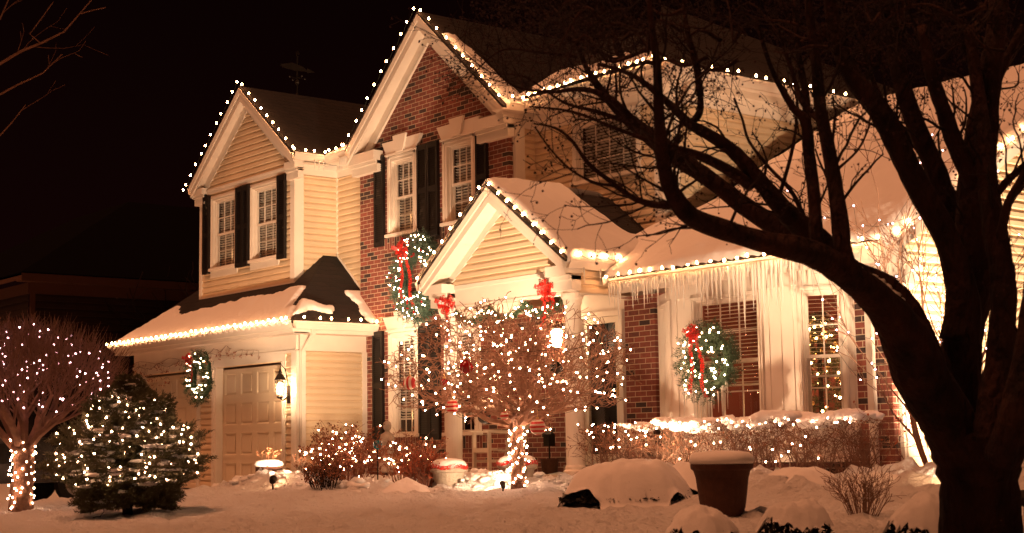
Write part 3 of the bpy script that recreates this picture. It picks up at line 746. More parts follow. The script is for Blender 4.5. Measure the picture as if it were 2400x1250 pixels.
# dark core so nothing shows through the far sides
m = MB(); m.box(-6.2, 11.5, 9.4, 9.6, -.3, 5.8); m.box(-4.7, 6.8, 9.0, 9.3, 5.8, 5.9); m.build('rear_wall', M['siding'], house)

# ------------------------------------------------------------------ terrain
BUMPS = [  # x, y, rx, ry, h : heaped and drifted snow
    (7.9, -2.5, .9, .40, .12), (8.9, -2.3, .7, .35, .08), (6.9, -2.2, .6, .4, .06), (7.0, -3.4, .7, .35, .10),
    (4.4, -2.9, 1.0, .5, .14), (3.3, -2.3, .9, .5, .10), (5.3, -3.3, .6, .3, .08),
    (13.6, -3.4, .7, .45, .10), (12.9, -3.0, .8, .5, .10), (14.6, -3.4, .5, .35, .10), (12.0, -2.4, 1.0, .5, .10), (15.2, -2.9, 1.0, .5, .20), (14.3, -2.2, 1.6, .5, .22), (16.8, -2.6, 1.4, .6, .22),
    (9.9, -2.1, .5, .3, .12), (10.6, -1.9, .7, .35, .18), (11.4, -1.3, .9, .4, .12)]
def ground(x, y):
    w = smooth01((x - 0.6) / 3.2)
    if y > -1.5: b = .27 - .04 * min(1, (y + 1.5))
    elif y > -13.4: b = -.28 + .55 * (y + 13.4) / 11.9
    else: b = -.28 + .04 * (y + 13.4)
    b = max(b, -1.2)
    lo = -.06 + (.012 * (y + 1) if y < -1 else 0); lo = max(lo, -.5)
    z = lo * (1 - w) + b * w
    if -10 < y < 2 and 0 < x < 20:
        for bx, by, rx, ry, h in BUMPS:
            d = ((x - bx) / rx) ** 2 + ((y - by) / ry) ** 2
            if d < 6: z += h * math.exp(-d * 1.3) * (1 + .5 * fbm(x * 5, y * 5, 2))
        near = smooth01((x - 1) / 3)
        z += near * (.040 * fbm(x * 1.1, y * 1.1, 3) + .042 * fbm(x * 4.5, y * 4.5, 3) + .016 * fbm(x * 13, y * 13, 2))
        lump = fbm(x * 9 + 3, y * 9, 2)
        if lump > .08: z += (lump - .08) * .16 * near * (1 if (y > -3.6) else .55)
    return z
def axis(lo, hi, f0, f1, fine, coarse):
    a = []; v = lo
    while v < hi:
        a.append(v)
        if f0 <= v < f1: v += fine
        else:
            d = (f0 - v) if v < f0 else (v - f1)
            v += max(fine, min(coarse, fine + abs(d) * .25))
            if a[-1] < f0 < v: v = f0
    a.append(hi); return a
ax_ = axis(-150, 150, 3.5, 18.0, .055, 14); ay_ = axis(-60, 220, -9.0, -0.6, .05, 14)
m = MB(); nx = len(ax_)
m.v = [Vector((x, y, ground(x, y))) for y in ay_ for x in ax_]
m.f = [(j * nx + i, j * nx + i + 1, (j + 1) * nx + i + 1, (j + 1) * nx + i) for j in range(len(ay_) - 1) for i in range(nx - 1)]
m.fm = [0] * len(m.f)
g = m.build('ground', M['snow_ground'], smooth=True); g['kind'] = 'structure'; g['label'] = 'snow covered front lawn and driveway'

def clods(name, spots, label, group=None):
    rnd = random.Random(8); m = MB()
    for (cx, cy, rx, ry, n, r) in spots:
        for k in range(n):
            x, y = rnd.gauss(cx, rx), rnd.gauss(cy, ry); q = r * rnd.uniform(.25, 1.1) ** 1.3
            m.ball((x, y, ground(x, y) + q * .05), q, 9, 6, (rnd.uniform(.9, 1.5), rnd.uniform(.9, 1.4), .7), .32, rnd)
    o = m.build(name, M['snow'], smooth=True); return props(o, label, 'snow', None, 'stuff')
clods('shovelled_snow', [(7.9, -2.55, .5, .18, 90, .06), (8.6, -2.5, .4, .15, 50, .05), (4.0, -2.8, .7, .2, 70, .07), (5.5, -3.3, .7, .2, 50, .06), (7.6, -3.5, .5, .15, 30, .06), (9.9, -2.1, .5, .2, 30, .06)], 'lumpy heaps of shovelled snow along the front beds')

# ------------------------------------------------------------------ roof snow
def snow_sheet(name, O, U, V, nu, nv, inside, th, label, edge=.16, wob=.025, seed=0, drape=None):
    """a thick layer of snow on a roof plane: O + a U + b V, where inside(a,b) is a signed distance in metres"""
    O, U, V = Vector(O), Vector(U), Vector(V); n = U.cross(V).normalized()
    if n.z < 0: n = -n
    la, lb = U.length, V.length; Uu, Vv = U.normalized(), V.normalized()
    m = MB(); idx = {}
    def vert(i, j):
        if (i, j) in idx: return idx[(i, j)]
        a, b = la * i / nu, lb * j / nv
        d = inside(a, b)
        t = max(0.0, min(1.0, d / edge)); h = th * math.sqrt(max(0, 1 - (1 - t) ** 2))
        h *= 1 + wob * 11 * fbm(a * 1.1 + seed, b * 1.1) + wob * 5 * fbm(a * 4 + seed, b * 2.2) + wob * 2 * fbm(a * 11, b * 4 + seed)
        m.v.append(O + Uu * a + Vv * b + n * (h - .004 if d > 0 else -.02)); idx[(i, j)] = len(m.v) - 1
        return idx[(i, j)]
    for i in range(nu):
        for j in range(nv):
            if max(inside(la * (i + p) / nu, lb * (j + q) / nv) for p in (0, 1) for q in (0, 1)) > 0:
                m.f.append((vert(i, j), vert(i + 1, j), vert(i + 1, j + 1), vert(i, j + 1))); m.fm.append(0)
    o = m.build(name, M['snow'], smooth=True)
    return props(o, label, 'snow', 'snow lying on the roofs', 'stuff')

def interp(x, xs, ys):
    if x <= xs[0]: return ys[0]
    for a, b, c, d in zip(xs, xs[1:], ys, ys[1:]):
        if x <= b: return c + (d - c) * (x - a) / (b - a)
    return ys[-1]
cG = math.sqrt(1 + KG * KG)
# garage front slope; plane coordinates a = x + 6.63, b = distance up the slope from the eave
def inG(a, b):
    x = a - 6.63; y = b / cG - .41
    top = interp(x, [-6.6, -5.45, -5.0, -4.84, -4.0, -3.3, -2.2, -1.3, -.87, -.5, -.35, -.2], [-.33, .50, .30, .22, .27, .31, .40, .36, .47, .44, .28, .0])
    top += .05 * fbm(x * 4, 3) + .06 * fbm(x * 13, 9 + y * 9)
    if x < -5.3: top = min(top + .02, x + 6.30 + .0)
    d1 = (top - y) * cG; d2 = b + .0 + .012 * math.sin(x * 31); d3 = (.30 - .33 - y) - x + .0
    return min(d1, d2 * 2.5, d3)
snow_sheet('roof_snow', (-6.63, -.44, 2.735), (7.1, 0, 0), (0, 1.1, 1.1 * KG), 240, 50, inG, .05, 'ragged snow on the lower front slope of the garage roof', edge=.09, seed=3)
def inGR(a, b):   # right hip slope: a = y + .33, b up the slope from the right eave
    y = a - .33; x = .38 - b / cG
    dhip = (y + .33) - (.38 - x) + .03
    tongue = .16 - abs(b - .40 - .06 * math.sin(y * 9)) - .12 * max(0, y - .1) + .03 * fbm(y * 9, b * 9)
    tongue = min(tongue, (.62 + .05 * math.sin(b * 20) - y), dhip)
    pile = min((y - 1.18 + .10 * fbm(b * 7, 2)) * 1.0, .95 - b, b - .02)
    return max(tongue, pile)
snow_sheet('roof_snow', (.38, -.33, 2.80), (0, 1.87, 0), (-1.5, 0, 1.5 * KG), 90, 80, inGR, .06, 'tongue and corner pile of snow on the short right slope of the garage roof', edge=.08, seed=9)
# porch right slope and left slope
cP = math.sqrt(1 + KP * KP)
def inP(a, b):   # a = y + .44, b = distance down from the ridge
    y = a - .44; x = 5.72 + b / cP
    lim = interp(x, [5.72, 5.85, 6.2, 6.6, 6.85, 7.0, 7.4], [1.0, 1.04, 1.05, 1.12, 1.25, 1.9, 1.9])
    if x > 7.0: lim = 1.9 - (x - 7.0) * 3.2
    return min((a + .01) * 1.2, (lim - y) * .9 + .02 * fbm(x * 5, 1), (1.66 * cP - b + .045 + .02 * fbm(y * 6, 4)) * 1.6)
snow_sheet('roof_snow', (5.80, -.44, 4.30), (0, 2.32, 0), (1.78, 0, -1.78 * KP), 90, 80, inP, .15, 'thick smooth snow on the right slope of the porch roof', edge=.17, seed=1)
snow_sheet('roof_snow', (5.80, -.44, 4.30), (0, 2.3, 0), (-1.70, 0, -1.70 * KP), 50, 40, lambda a, b: min((a + .01) * 1.2, 2.2 - a, 1.66 * cP - b), .13, 'snow on the hidden left slope of the porch roof', edge=.14, seed=2)
# wing front slope
cW = math.sqrt(1 + KW * KW)
def inW(a, b):   # a = x - 6.4, b up the slope
    x = a + 6.4; y = b / cW + .27
    left = interp(y, [.38, .6, 1.4, 1.8, 2.0, 2.4, 3.2, 4.0, 5.2, 5.8], [7.40, 7.28, 6.75, 7.05, 7.42, 7.50, 7.42, 7.46, 7.52, 7.6])
    return min((x - left) * 1.0 + .02 * fbm(y * 5, 7), (11.99 - x), (b + .012 * abs(math.sin(x * 14.8)) + .01) * 1.5, 6.1 - b)
snow_sheet('roof_snow', (6.4, .27, 2.79), (5.62, 0, 0), (0, 5.2, 5.2 * KW), 170, 110, inW, .17, 'broad smooth snow field on the roof of the right wing', edge=.16, seed=5)
# main roof edges
snow_sheet('roof_snow', (4.33, 1.35, 5.95), (3.0, 0, 0), (0, 1.9, 1.9 * KH), 70, 40, lambda a, b: min(b + .03, 1.1 - b + .3 * fbm(a * 2, 1) - a * .12, a + .1, 3.0 - a - b * .8), .09, 'snow above the upper front eave beside the brick gable', edge=.1, seed=6)
snow_sheet('roof_snow', (2.0, 1.10, 7.89), (0, 1.6, 0), (2.30, 0, -2.30 * KM), 40, 60, lambda a, b: min(a - .10 + .05 * fbm(b * 6, 3), .26 + .13 * b + .08 * fbm(b * 4, 8) - a, b - .75 + .1 * fbm(a * 5, 2), 3.08 - b + .03), .06, 'snow down the right slope of the brick gable roof', edge=.08, seed=7)
snow_sheet('roof_snow', (-.92, 1.16, 5.87), (1.0, 0, 0), (0, .8, .55), 40, 30, lambda a, b: min(b + .02, .16 + a * .42 - b + .06 * fbm(a * 8, 2), a + .12), .07, 'small heap of snow in the valley left of the brick gable', edge=.07, seed=8)

# ------------------------------------------------------------------ bulbs and light strings
def thin(tips, d):
    out = []
    for t in tips:
        p = Vector(t[0]) if isinstance(t, tuple) else Vector(t)
        if all((p - q).length_squared > d * d for q in out): out.append(p)
    return out
def bulb_mesh(name, r, l, m_):
    m = MB(); m.lathe((0, 0, 0), [(r * .35, 0), (r * .9, l * .25), (r, l * .45), (r * .75, l * .75), (r * .2, l)], 8)
    o = m.build(name, m_, smooth=True); me = o.data; bpy.data.objects.remove(o); return me
ME_C9 = bulb_mesh('bulb', .0175, .044, M['bulb'])
def mini_mesh(m_, r=.0105):
    m = MB(); m.ball((0, 0, 0), r, 6, 4); o = m.build('bulb', m_, smooth=True); me = o.data; bpy.data.objects.remove(o); return me
ME_MINI = mini_mesh(M['mini'], .0092); ME_COOL = mini_mesh(M['mini_cool'], .0088)
ME_WRE = mini_mesh(M['mini'], .0095); ME_SMALL = mini_mesh(M['candle'], .017)

def light_string(name, label, pts, mesh, group, sag=.03, wr=.004, up_=Vector((0, 0, 1)), tilt=0, cat='string lights', rnd=random.Random(3), wire=True, maxp=100):
    root = empty(name, pts[0], label, cat, group)
    if wire:
        m = MB()
        for a, b in zip(pts, pts[1:]):
            a, b = Vector(a), Vector(b)
            if (a - b).length < 1.2: m.tube([a, (a + b) / 2 - Vector((0, 0, sag)), b], wr, 3, False)
        m.build('wire', M['wire'], root)
    for p in pts[:maxp]:
        o = bpy.data.objects.new('bulb', mesh); COL.objects.link(o); o.parent = root
        o.location = Vector(p) - Vector(root.location)
        if tilt: o.rotation_euler = (rnd.uniform(-tilt, tilt), rnd.uniform(-tilt, tilt), 0)
    return root
def line(p, q, n, jit=.008, rnd=random.Random(4)):
    p, q = Vector(p), Vector(q)
    w = .16 / (n - 1)
    return [p.lerp(q, min(1, max(0, i / (n - 1) + (rnd.uniform(-w, w) if 0 < i < n - 1 else 0)))) + Vector((rnd.uniform(-jit, jit), 0, rnd.uniform(-jit, jit * 2))) for i in range(n)]
EG = 'light strings along the roof edges'
light_string('light_string', 'warm bulbs up the left rake of the siding gable above the garage', line((-5.05, .44, 5.90), (-2.97, .44, 7.56), 11), ME_C9, EG, tilt=.2)
light_string('light_string', 'warm bulbs down the right rake of the siding gable above the garage', line((-2.78, .44, 7.46), (-.93, .44, 5.99), 9), ME_C9, EG, tilt=.2)
light_string('light_string', 'short run of bulbs at the far left end of the upper eave', line((-5.12, .42, 5.80), (-5.12, 1.0, 5.80), 4), ME_C9, EG)
light_string('light_string', 'bulbs buried in snow round the gutter corner left of the brick gable', line((-.80, .40, 5.93), (-.82, 1.05, 5.93), 4) + line((-.66, 1.02, 5.93), (-.22, 1.02, 5.95), 3), ME_C9, EG)
light_string('light_string', 'dense glowing bulbs along the front gutter of the garage', line((-6.6, -.47, 2.80), (.44, -.47, 2.80), 36), ME_C9, EG, tilt=.3)
light_string('light_string', 'six spaced bulbs along the short right gutter of the garage', line((.48, -.16, 2.82), (.47, 1.28, 2.82), 6), ME_C9, EG)
light_string('light_string', 'warm bulbs up the left rake of the tall brick gable', line((-.27, 1.08, 5.97), (1.92, 1.08, 7.92), 12), ME_C9, EG, tilt=.2)
light_string('light_string', 'warm bulbs down the right rake of the tall brick gable', line((2.12, 1.08, 7.86), (4.20, 1.08, 6.02), 10), ME_C9, EG, tilt=.2)
light_string('light_string', 'bright bulbs along the snowy upper front gutter right of the brick gable', [(4.46, 1.14, 5.97), (4.47, 1.33, 5.97)] + line((4.62, 1.32, 6.0), (7.35, 1.32, 6.0), 17), ME_C9, EG, tilt=.2)
light_string('light_string', 'evenly spaced bulbs along the side gutter under the dark main roof', line((7.43, 1.5, 6.0), (7.43, 6.3, 6.0), 17), ME_C9, EG, tilt=.15)
light_string('light_string', 'warm bulbs up the left rake of the porch gable', line((4.15, -.46, 3.10), (5.68, -.46, 4.24), 8), ME_C9, EG, tilt=.2)
light_string('light_string', 'warm bulbs down the right rake of the porch gable with snow behind', line((5.89, -.46, 4.26), (7.40, -.46, 3.15), 9), ME_C9, EG, tilt=.2)
light_string('light_string', 'four bulbs on the side gutter of the porch over short icicles', line((7.58, -.28, 3.10), (7.58, .42, 3.10), 4), ME_C9, EG)
light_string('light_string', 'bright bulbs along the icicle hung gutter of the right wing', line((7.50, .235, 2.855), (11.95, .235, 2.855), 22), ME_C9, EG, tilt=.25)
light_string('light_string', 'bulbs climbing the rake of the right wing behind the big tree', line((12.02, .50, zw(.50) + .05), (12.02, 5.3, zw(5.3) + .05), 20), ME_C9, EG, tilt=.3)

# ------------------------------------------------------------------ icicles
ICE = []
def icicle(x, y, z, L, r, n=6):
    rnd = random.Random(int(x * 997 + y * 31)); m = MB(); k = 5
    m.tube([(x + rnd.uniform(-.003, .003), y, z - L * i / k) for i in range(k + 1)], [r * (1 - (i / k) ** 1.3) + .0012 for i in range(k + 1)], n, True)
    return m
rnd = random.Random(12)
x = 7.46
while x < 11.4:
    L = rnd.choice([.12, .18, .26, .34, .42, .52]) * rnd.uniform(.8, 1.2)
    if abs(x - 9.9) < .35: L *= 1.5
    o = icicle(x, .318 + rnd.uniform(-.008, .008), 2.80, L, .010 + L * .018).build('icicle', M['ice'], smooth=True)
    props(o, 'clear pointed icicle hanging from the gutter of the right wing', 'icicle', 'icicles under the gutter of the right wing')
    x += rnd.uniform(.035, .085)
for p, lab, gr in ([((-.30 + .05 * i, 1.03, 5.78), 'small icicle at the upper gutter corner left of the brick gable', 'icicles at the upper gutter corner') for i in range(5)] +
               [((-.80, 1.00 - .09 * i, 5.78), 'small icicle at the upper gutter corner left of the brick gable', 'icicles at the upper gutter corner') for i in range(3)] +
               [((7.56, -.2 + .28 * i, 2.96), 'short icicle under the side gutter of the porch', 'icicles under the porch gutter') for i in range(4)]):
    L = rnd.uniform(.14, .32); o = icicle(p[0], p[1], p[2], L, .012).build('icicle', M['ice'], smooth=True); props(o, lab, 'icicle', gr)
# thin ice curtain under the wing gutter (uncountable)
m = MB(); x = 7.44
while x < 11.6:
    L = rnd.uniform(.05, .13); m.tube([(x, .33, 2.79), (x + .004, .33, 2.79 - L)], [.012, .003], 4); x += .018
props(m.build('ice_fringe', M['ice'], smooth=True), 'frozen drip fringe under the gutter of the right wing', 'ice', None, 'stuff')

# ------------------------------------------------------------------ wreaths and bows
def needles(m, p, d, L, n, rnd, w=.006, spread=.7, ln=.05):
    """a twig with short needle blades around it"""
    d = d.normalized(); a = d.orthogonal().normalized(); b = d.cross(a)
    for k in range(n):
        t = rnd.random(); q = rnd.uniform(0, 6.283); r = a * math.cos(q) + b * math.sin(q)
        base = p + d * (L * t); tip = base + (d * (1 - spread) + r * spread).normalized() * ln * rnd.uniform(.7, 1.2)
        s = (tip - base).cross(Vector((rnd.uniform(-1, 1), rnd.uniform(-1, 1), rnd.uniform(-1, 1)))).normalized() * w
        m.tri(base - s, base + s, tip)
def bow(m, c, n, r, rnd, tails=(.5, .6), tw=.045, side=0.0):
    """rosette of ribbon loops facing n, with hanging tails"""
    n = Vector(n).normalized(); u = Vector((0, 0, 1)).cross(n).normalized(); w = Vector((0, 0, 1)); c = Vector(c)
    for k in range(17):
        q = k * 2.4; rr = r * (1.0 if k < 10 else .55); d = (u * math.cos(q) + w * math.sin(q)); lift = n * (rr * (.35 if k < 8 else .9)); s = d.cross(n).normalized() * rr * .17
        pts = []
        for i in range(9):
            t = i / 8 * math.pi * 2; pts.append(c + d * (rr * .5 * (1 - math.cos(t))) + (n * math.sin(t) * rr * .22) + lift * math.sin(t / 2))
        for i in range(8): m.quad(pts[i] - s * (.3 + math.sin(i / 8 * math.pi)), pts[i] + s * (.3 + math.sin(i / 8 * math.pi)), pts[i + 1] + s * (.3 + math.sin((i + 1) / 8 * math.pi)), pts[i + 1] - s * (.3 + math.sin((i + 1) / 8 * math.pi)))
    for j, L in enumerate(tails):
        x0 = (j - (len(tails) - 1) / 2) * tw * 1.4; prev = None
        for i in range(13):
            t = i / 12; p = c + n * (.02 + .02 * math.sin(t * 9 + j)) + u * (x0 + (x0 * 1.5 + side) * t + .012 * math.sin(t * 11 + 2 * j)) - w * (L * t)
            a, b = p - u * tw / 2, p + u * tw / 2
            if prev: m.quad(prev[0], prev[1], b, a)
            prev = (a, b)
def wreath(name, label, c, n, R_, rr, nb, mt, bowat, bowr, tails, seed, group='evergreen wreaths with red bows', dens=1.0, berries=0, sidetail=0.0):
    c, n = Vector(c), Vector(n).normalized(); u = Vector((0, 0, 1)).cross(n).normalized(); w = Vector((0, 0, 1)); rnd = random.Random(seed)
    root = empty(name, c, label, 'wreath', group)
    m = MB()
    for k in range(int(420 * dens)):
        q = rnd.uniform(0, 6.283); t = rnd.uniform(0, 6.283); r = rr * math.sqrt(rnd.random()) * .8
        rad = u * math.cos(q) + w * math.sin(q); tan = -u * math.sin(q) + w * math.cos(q)
        p = c + rad * (R_ + r * math.cos(t)) + n * (r * math.sin(t) * .8 + rr * .3)
        d = (tan * rnd.uniform(.2, 1) + rad * math.cos(t) * rnd.uniform(.2, 1.1) + n * rnd.uniform(0, .9)).normalized()
        needles(m, p, d, rr * .8, 16, rnd, .0045 * (R_ / .5) ** .5, .6, max(.045, rr * .30))
    ring = [c + (u * math.cos(k / 24 * 6.2832) + w * math.sin(k / 24 * 6.2832)) * R_ + n * rr * .2 for k in range(25)]
    m.tube(ring, rr * .30, 7); m.build('greenery', mt, root)
    m = MB(); b = c + u * bowat[0] + w * bowat[1] + n * (rr * 1.0); bow(m, b, n, bowr, rnd, tails, bowr * .55, sidetail); m.build('bow', M['ribbon'], root)
    if berries:
        m = MB()
        for k in range(berries):
            q = rnd.uniform(0, 6.283); p = c + (u * math.cos(q) + w * math.sin(q)) * (R_ + rnd.uniform(-.8, .8) * rr) + n * rr * 1.1
            for j in range(3): m.ball(p + Vector((rnd.uniform(-.02, .02), 0, rnd.uniform(-.02, .02))), .014, 6, 4)
        m.build('berries', M['ball_red'], root)
    for k in range(nb):
        q = k * 2.39996 + rnd.uniform(-.2, .2); r = R_ + rnd.uniform(-.85, .85) * rr
        o = bpy.data.objects.new('bulb', ME_WRE); COL.objects.link(o); o.parent = root
        o.location = (u * math.cos(q) + w * math.sin(q)) * r + n * rr * rnd.uniform(.85, 1.15)
    return root
wreath('wreath', 'very large wreath on the brick wall under the upper windows, red bow with long tails', (1.82, 1.30, 3.46), (0, -1, 0), .52, .22, 110, M['needle_b'], (-.22, .46), .17, (.75, .95), 21, dens=2.6, berries=26, sidetail=.10)
wreath('wreath', 'medium wreath hanging between the two garage doors', (-3.34, -.02, 2.02), (0, -1, 0), .34, .165, 38, M['needle_w'], (-.20, .34), .13, (.42,), 22, dens=1.5, sidetail=.12)
wr = wreath('wreath', 'icicle hung wreath in front of the bay window', (9.36, .26, 1.66), (0, -1, 0), .30, .185, 66, M['needle_w'], (-.10, .34), .12, (.72, .78), 23, dens=1.8, sidetail=.05)
for k in range(26):
    a = -math.pi / 2 + rnd.uniform(-1.1, 1.1); x = 9.36 + .42 * math.cos(a); z = 1.66 + .44 * math.sin(a); L = rnd.uniform(.1, .45)
    m = icicle(x, .12 + rnd.uniform(-.02, .05), z, L, .009); m.build('icicle', M['ice'], wr, smooth=True)
for x, lab, tl in ((4.60, 'red ribbon bow on the left end of the porch beam', (.55,)), (6.86, 'red ribbon bow with a tail on the right end of the porch beam', (.50, .3))):
    m = MB(); bow(m, (x, -.22, 2.72), (.35, -1, 0), .155, random.Random(int(x * 10)), tl, .05)
    props(m.build('ribbon_bow', M['ribbon'], smooth=False), lab, 'bow', 'red bows on the porch beam')
# garland under the porch beam
m = MB(); rg = random.Random(31); gr = empty('garland', (5.8, -.1, 2.5), 'lit evergreen garland draped under the porch beam', 'garland')
gp = []
for i in range(70):
    t = i / 69; x = 4.62 + 2.4 * t; z = 2.62 - .17 * abs(math.sin(t * math.pi * 3)) ** .8; p = Vector((x, -.10, z)); gp.append(p)
    for k in range(4): needles(m, p, Vector((rg.uniform(-1, 1), rg.uniform(-1, .4), rg.uniform(-1, .6))), .09, 16, rg, .004, .6, .05)
m.tube(gp, .03, 5); m.build('greenery', M['needle_w'], gr)
for i in range(40):
    o = bpy.data.objects.new('bulb', ME_WRE); COL.objects.link(o); o.parent = gr; o.location = gp[int(i * 1.72)] + Vector((rg.uniform(-.03, .03), -.07, rg.uniform(-.07, .06))) - Vector(gr.location)

# ------------------------------------------------------------------ candles in windows
def candle(x, y, z, lab, n=(0, -1, 0)):
    root = empty('window_candle', (x, y, z), lab, 'candle', 'electric candles in the windows')
    m = MB(); m.lathe((x, y, z), [(.03, 0), (.03, .01), (.010, .015), (.010, .15), (.014, .155), (.006, .16)], 8); m.build('candle_stick', M['wood_white'], root)
    m = MB(); m.lathe((x, y, z + .16), [(.006, 0), (.018, .02), (.015, .045), (.003, .07)], 8); m.build('flame_bulb', M['candle'], root, smooth=True)
candle(-3.52, .66 + .10, 4.22, 'lit candle in the left upper window above the garage')
candle(1.42, 1.35 + .07, 4.36, 'lit candle in the left upper window of the brick gable')
candle(1.40, 1.35 + .07, 1.02, 'lit candle in the ground floor window left of the porch')
candle(9.72, .78, .96, 'lit candle in the centre window of the bay')
candle(10.86, .90, .98, 'bright candle in the right window of the bay')

# ------------------------------------------------------------------ garage lantern
L_ = empty('wall_lantern', (-.2, -.02, 1.7), 'lit glass carriage lantern beside the right garage door', 'lantern')
m = MB(); cx, cy = -.20, -.22
m.box(-.26, -.14, -.055, -.03, 1.45, 1.75); m.tube([(-.20, -.05, 1.58), (-.20, -.16, 1.50), (-.20, cy, 1.53)], .012, 6)
m.tube([(-.20, -.05, 1.70), (-.20, -.12, 2.02), (-.20, -.20, 2.10), (-.20, cy, 2.04)], .009, 6); m.build('bracket', M['iron'], L_)
m = MB(); m.lathe((cx, cy, 1.53), [(.03, 0), (.06, .02), (.055, .035), (.02, .04)], 8); m.lathe((cx, cy, 1.84), [(.105, 0), (.09, .03), (.05, .09), (.03, .11), (.035, .13), (.02, .15), (.008, .20)], 8)
for k in range(6):
    q = k * math.pi / 3; a = Vector((math.cos(q), math.sin(q), 0)); m.tube([Vector((cx, cy, 1.57)) + a * .062, Vector((cx, cy, 1.84)) + a * .088], .005, 4)
m.build('cage', M['iron'], L_)
m = MB(); m.lathe((cx, cy, 1.60), [(.028, 0), (.042, .06), (.042, .15), (.02, .2)], 10); m.build('lamp_glow', M['lampglow'], L_, smooth=True)
m = MB(); m.lathe((cx, cy, 1.58), [(.060, 0), (.084, .25)], 6); m.build('glass_shade', M['glass'], L_)
ld = bpy.data.lights.new('lantern_lamp', 'POINT'); ld.energy = 200; ld.color = (1, .70, .42); ld.shadow_soft_size = .05
lo = bpy.data.objects.new('lantern_lamp', ld); COL.objects.link(lo); lo.location = (cx, cy, 1.70)

# porch ceiling lantern behind the beam
pl = empty('wall_lantern', (5.40, 1.30, 2.2), 'bright lantern on the brick wall left of the front door', 'lantern')
m = MB(); m.box(5.35, 5.45, 1.32, 1.348, 2.05, 2.3); m.tube([(5.40, 1.32, 2.25), (5.40, 1.22, 2.48), (5.40, 1.14, 2.44)], .01, 5); m.lathe((5.40, 1.14, 2.36), [(.10, 0), (.07, .03), (.02, .08), (.01, .12)], 6); m.lathe((5.40, 1.14, 2.06), [(.02, 0), (.05, .01), (.05, .03)], 6)
m.build('cage', M['iron'], pl)
m = MB(); m.lathe((5.40, 1.14, 2.09), [(.05, 0), (.075, .10), (.085, .24), (.03, .27)], 12); m.build('lamp_glow', M['lampglow'], pl, smooth=True)
lo2 = bpy.data.objects.new('porch_lamp', ld.copy()); lo2.data.energy = 22; COL.objects.link(lo2); lo2.location = (5.40, .98, 2.2)

# ------------------------------------------------------------------ branching helper
def grow(m, p, d, r, L, lev, rnd, tips, o):
    """one branch with children; o: seg, bend, up, kids, spread, lr, rr, minr, n"""
    pts = [Vector(p)]; rad = [r]; d = Vector(d).normalized(); k = max(2, int(L / o['seg'])); q = Vector(p)
    for i in range(k):
        d = (d + Vector((rnd.gauss(0, 1), rnd.gauss(0, 1), rnd.gauss(0, 1))) * o['bend'] + Vector((0, 0, o['up'][min(lev, len(o['up']) - 1)]))).normalized()
        q = q + d * (L / k)
        if o.get('keep'): q = o['keep'](q)
        if o.get('stop') and o['stop'](q, rnd): break
        pts.append(q.copy()); rad.append(max(o['minr'], r * (1 - .55 * (i + 1) / k)))
    if len(pts) < 2: return
    k = len(pts) - 1
    m.tube(pts, rad, 6 if r > .02 else (4 if r > .008 else 3), False)
    if lev >= o['levels']: tips.append((pts[-1], d)); return
    for c in range(o['kids'][min(lev, len(o['kids']) - 1)]):
        t = rnd.uniform(.25, 1.0) if c else 1.0
        i = min(k - 1, int(t * k)); b = pts[i].lerp(pts[i + 1], t * k - i if i < k else 1)
        dd = (pts[i + 1] - pts[i]).normalized(); a = dd.orthogonal().normalized(); a = Matrix.Rotation(rnd.uniform(0, 6.283), 3, dd) @ a
        s = rnd.uniform(.5, 1) * o['spread']
        grow(m, b, dd * math.cos(s) + a * math.sin(s), max(o['minr'], rad[i] * o['rr'] * rnd.uniform(.7, 1)), L * o['lr'] * rnd.uniform(.65, 1.1), lev + 1, rnd, tips, o)
    tips.append((pts[-1], d))

def bulbs_on(label, tips, n, mesh, cat_group, rnd, off=.02, name='light_string', wire=True):
    """strings of at most 95 mini bulbs through chosen twig points, ordered so each wire stays short"""
    pool = tips[:]; rnd.shuffle(pool); pick = [Vector(p) for p in pool[:n]]
    pick = [p + Vector((rnd.uniform(-off, off), rnd.uniform(-off, off), rnd.uniform(-off, off))) for p in pick]
    out = []
    if len(pick) <= 95: groups = [pick]
    else:
        k = -(-len(pick) // 95); pick.sort(key=lambda p: p.z); sz = -(-len(pick) // k); groups = [pick[i * sz:(i + 1) * sz] for i in range(k)]
    for gi, grp in enumerate(groups):
        path = [grp.pop(0)]
        while grp:
            j = min(range(len(grp)), key=lambda i: (grp[i] - path[-1]).length_squared); path.append(grp.pop(j))
        lab = label[min(gi, len(label) - 1)]
        out.append(light_string(name, lab, path, mesh, cat_group, sag=.02, wr=.0022, wire=wire))
    return out

def tree_root(name, loc, label, cat='tree', group=None): return empty(name, loc, label, cat, group)

# --- vase shaped bare tree with lights, left edge
g0 = ground(5.35, -6.74)
vt = tree_root('bare_tree', (5.35, -6.74, g0), 'bare vase shaped tree at the left edge wrapped in violet white lights')
rnd = random.Random(41); m = MB(); mt_ = MB(); tips = []
mt_.tube([(5.35, -6.74, g0 - .1), (5.35, -6.74, g0 + .25), (5.37, -6.72, g0 + .5), (5.35, -6.74, g0 + .74)], [.15, .125, .115, .13], 12); 
o = dict(seg=.12, bend=.10, up=[.02, .05, .10, .16], kids=[4, 4, 4, 3], spread=.6, lr=.68, rr=.68, minr=.0032, levels=4)
for k in range(10):
    q = k * 6.283 / 10 + rnd.uniform(-.2, .2); s = rnd.uniform(.55, .85) if k % 2 else rnd.uniform(.15, .5)
    grow(m, (5.35 + .05 * math.cos(q), -6.74 + .05 * math.sin(q), g0 + .68), (math.cos(q) * s, math.sin(q) * s, .75), rnd.uniform(.045, .06), .74, 0, rnd, tips, o)
mt_.build('trunk', M['rbark'], vt, smooth=True); m.build('branches', M['twig'], vt)
crown = [t for t in tips if g0 + .8 < t[0].z < g0 + 2.05]
m = MB()
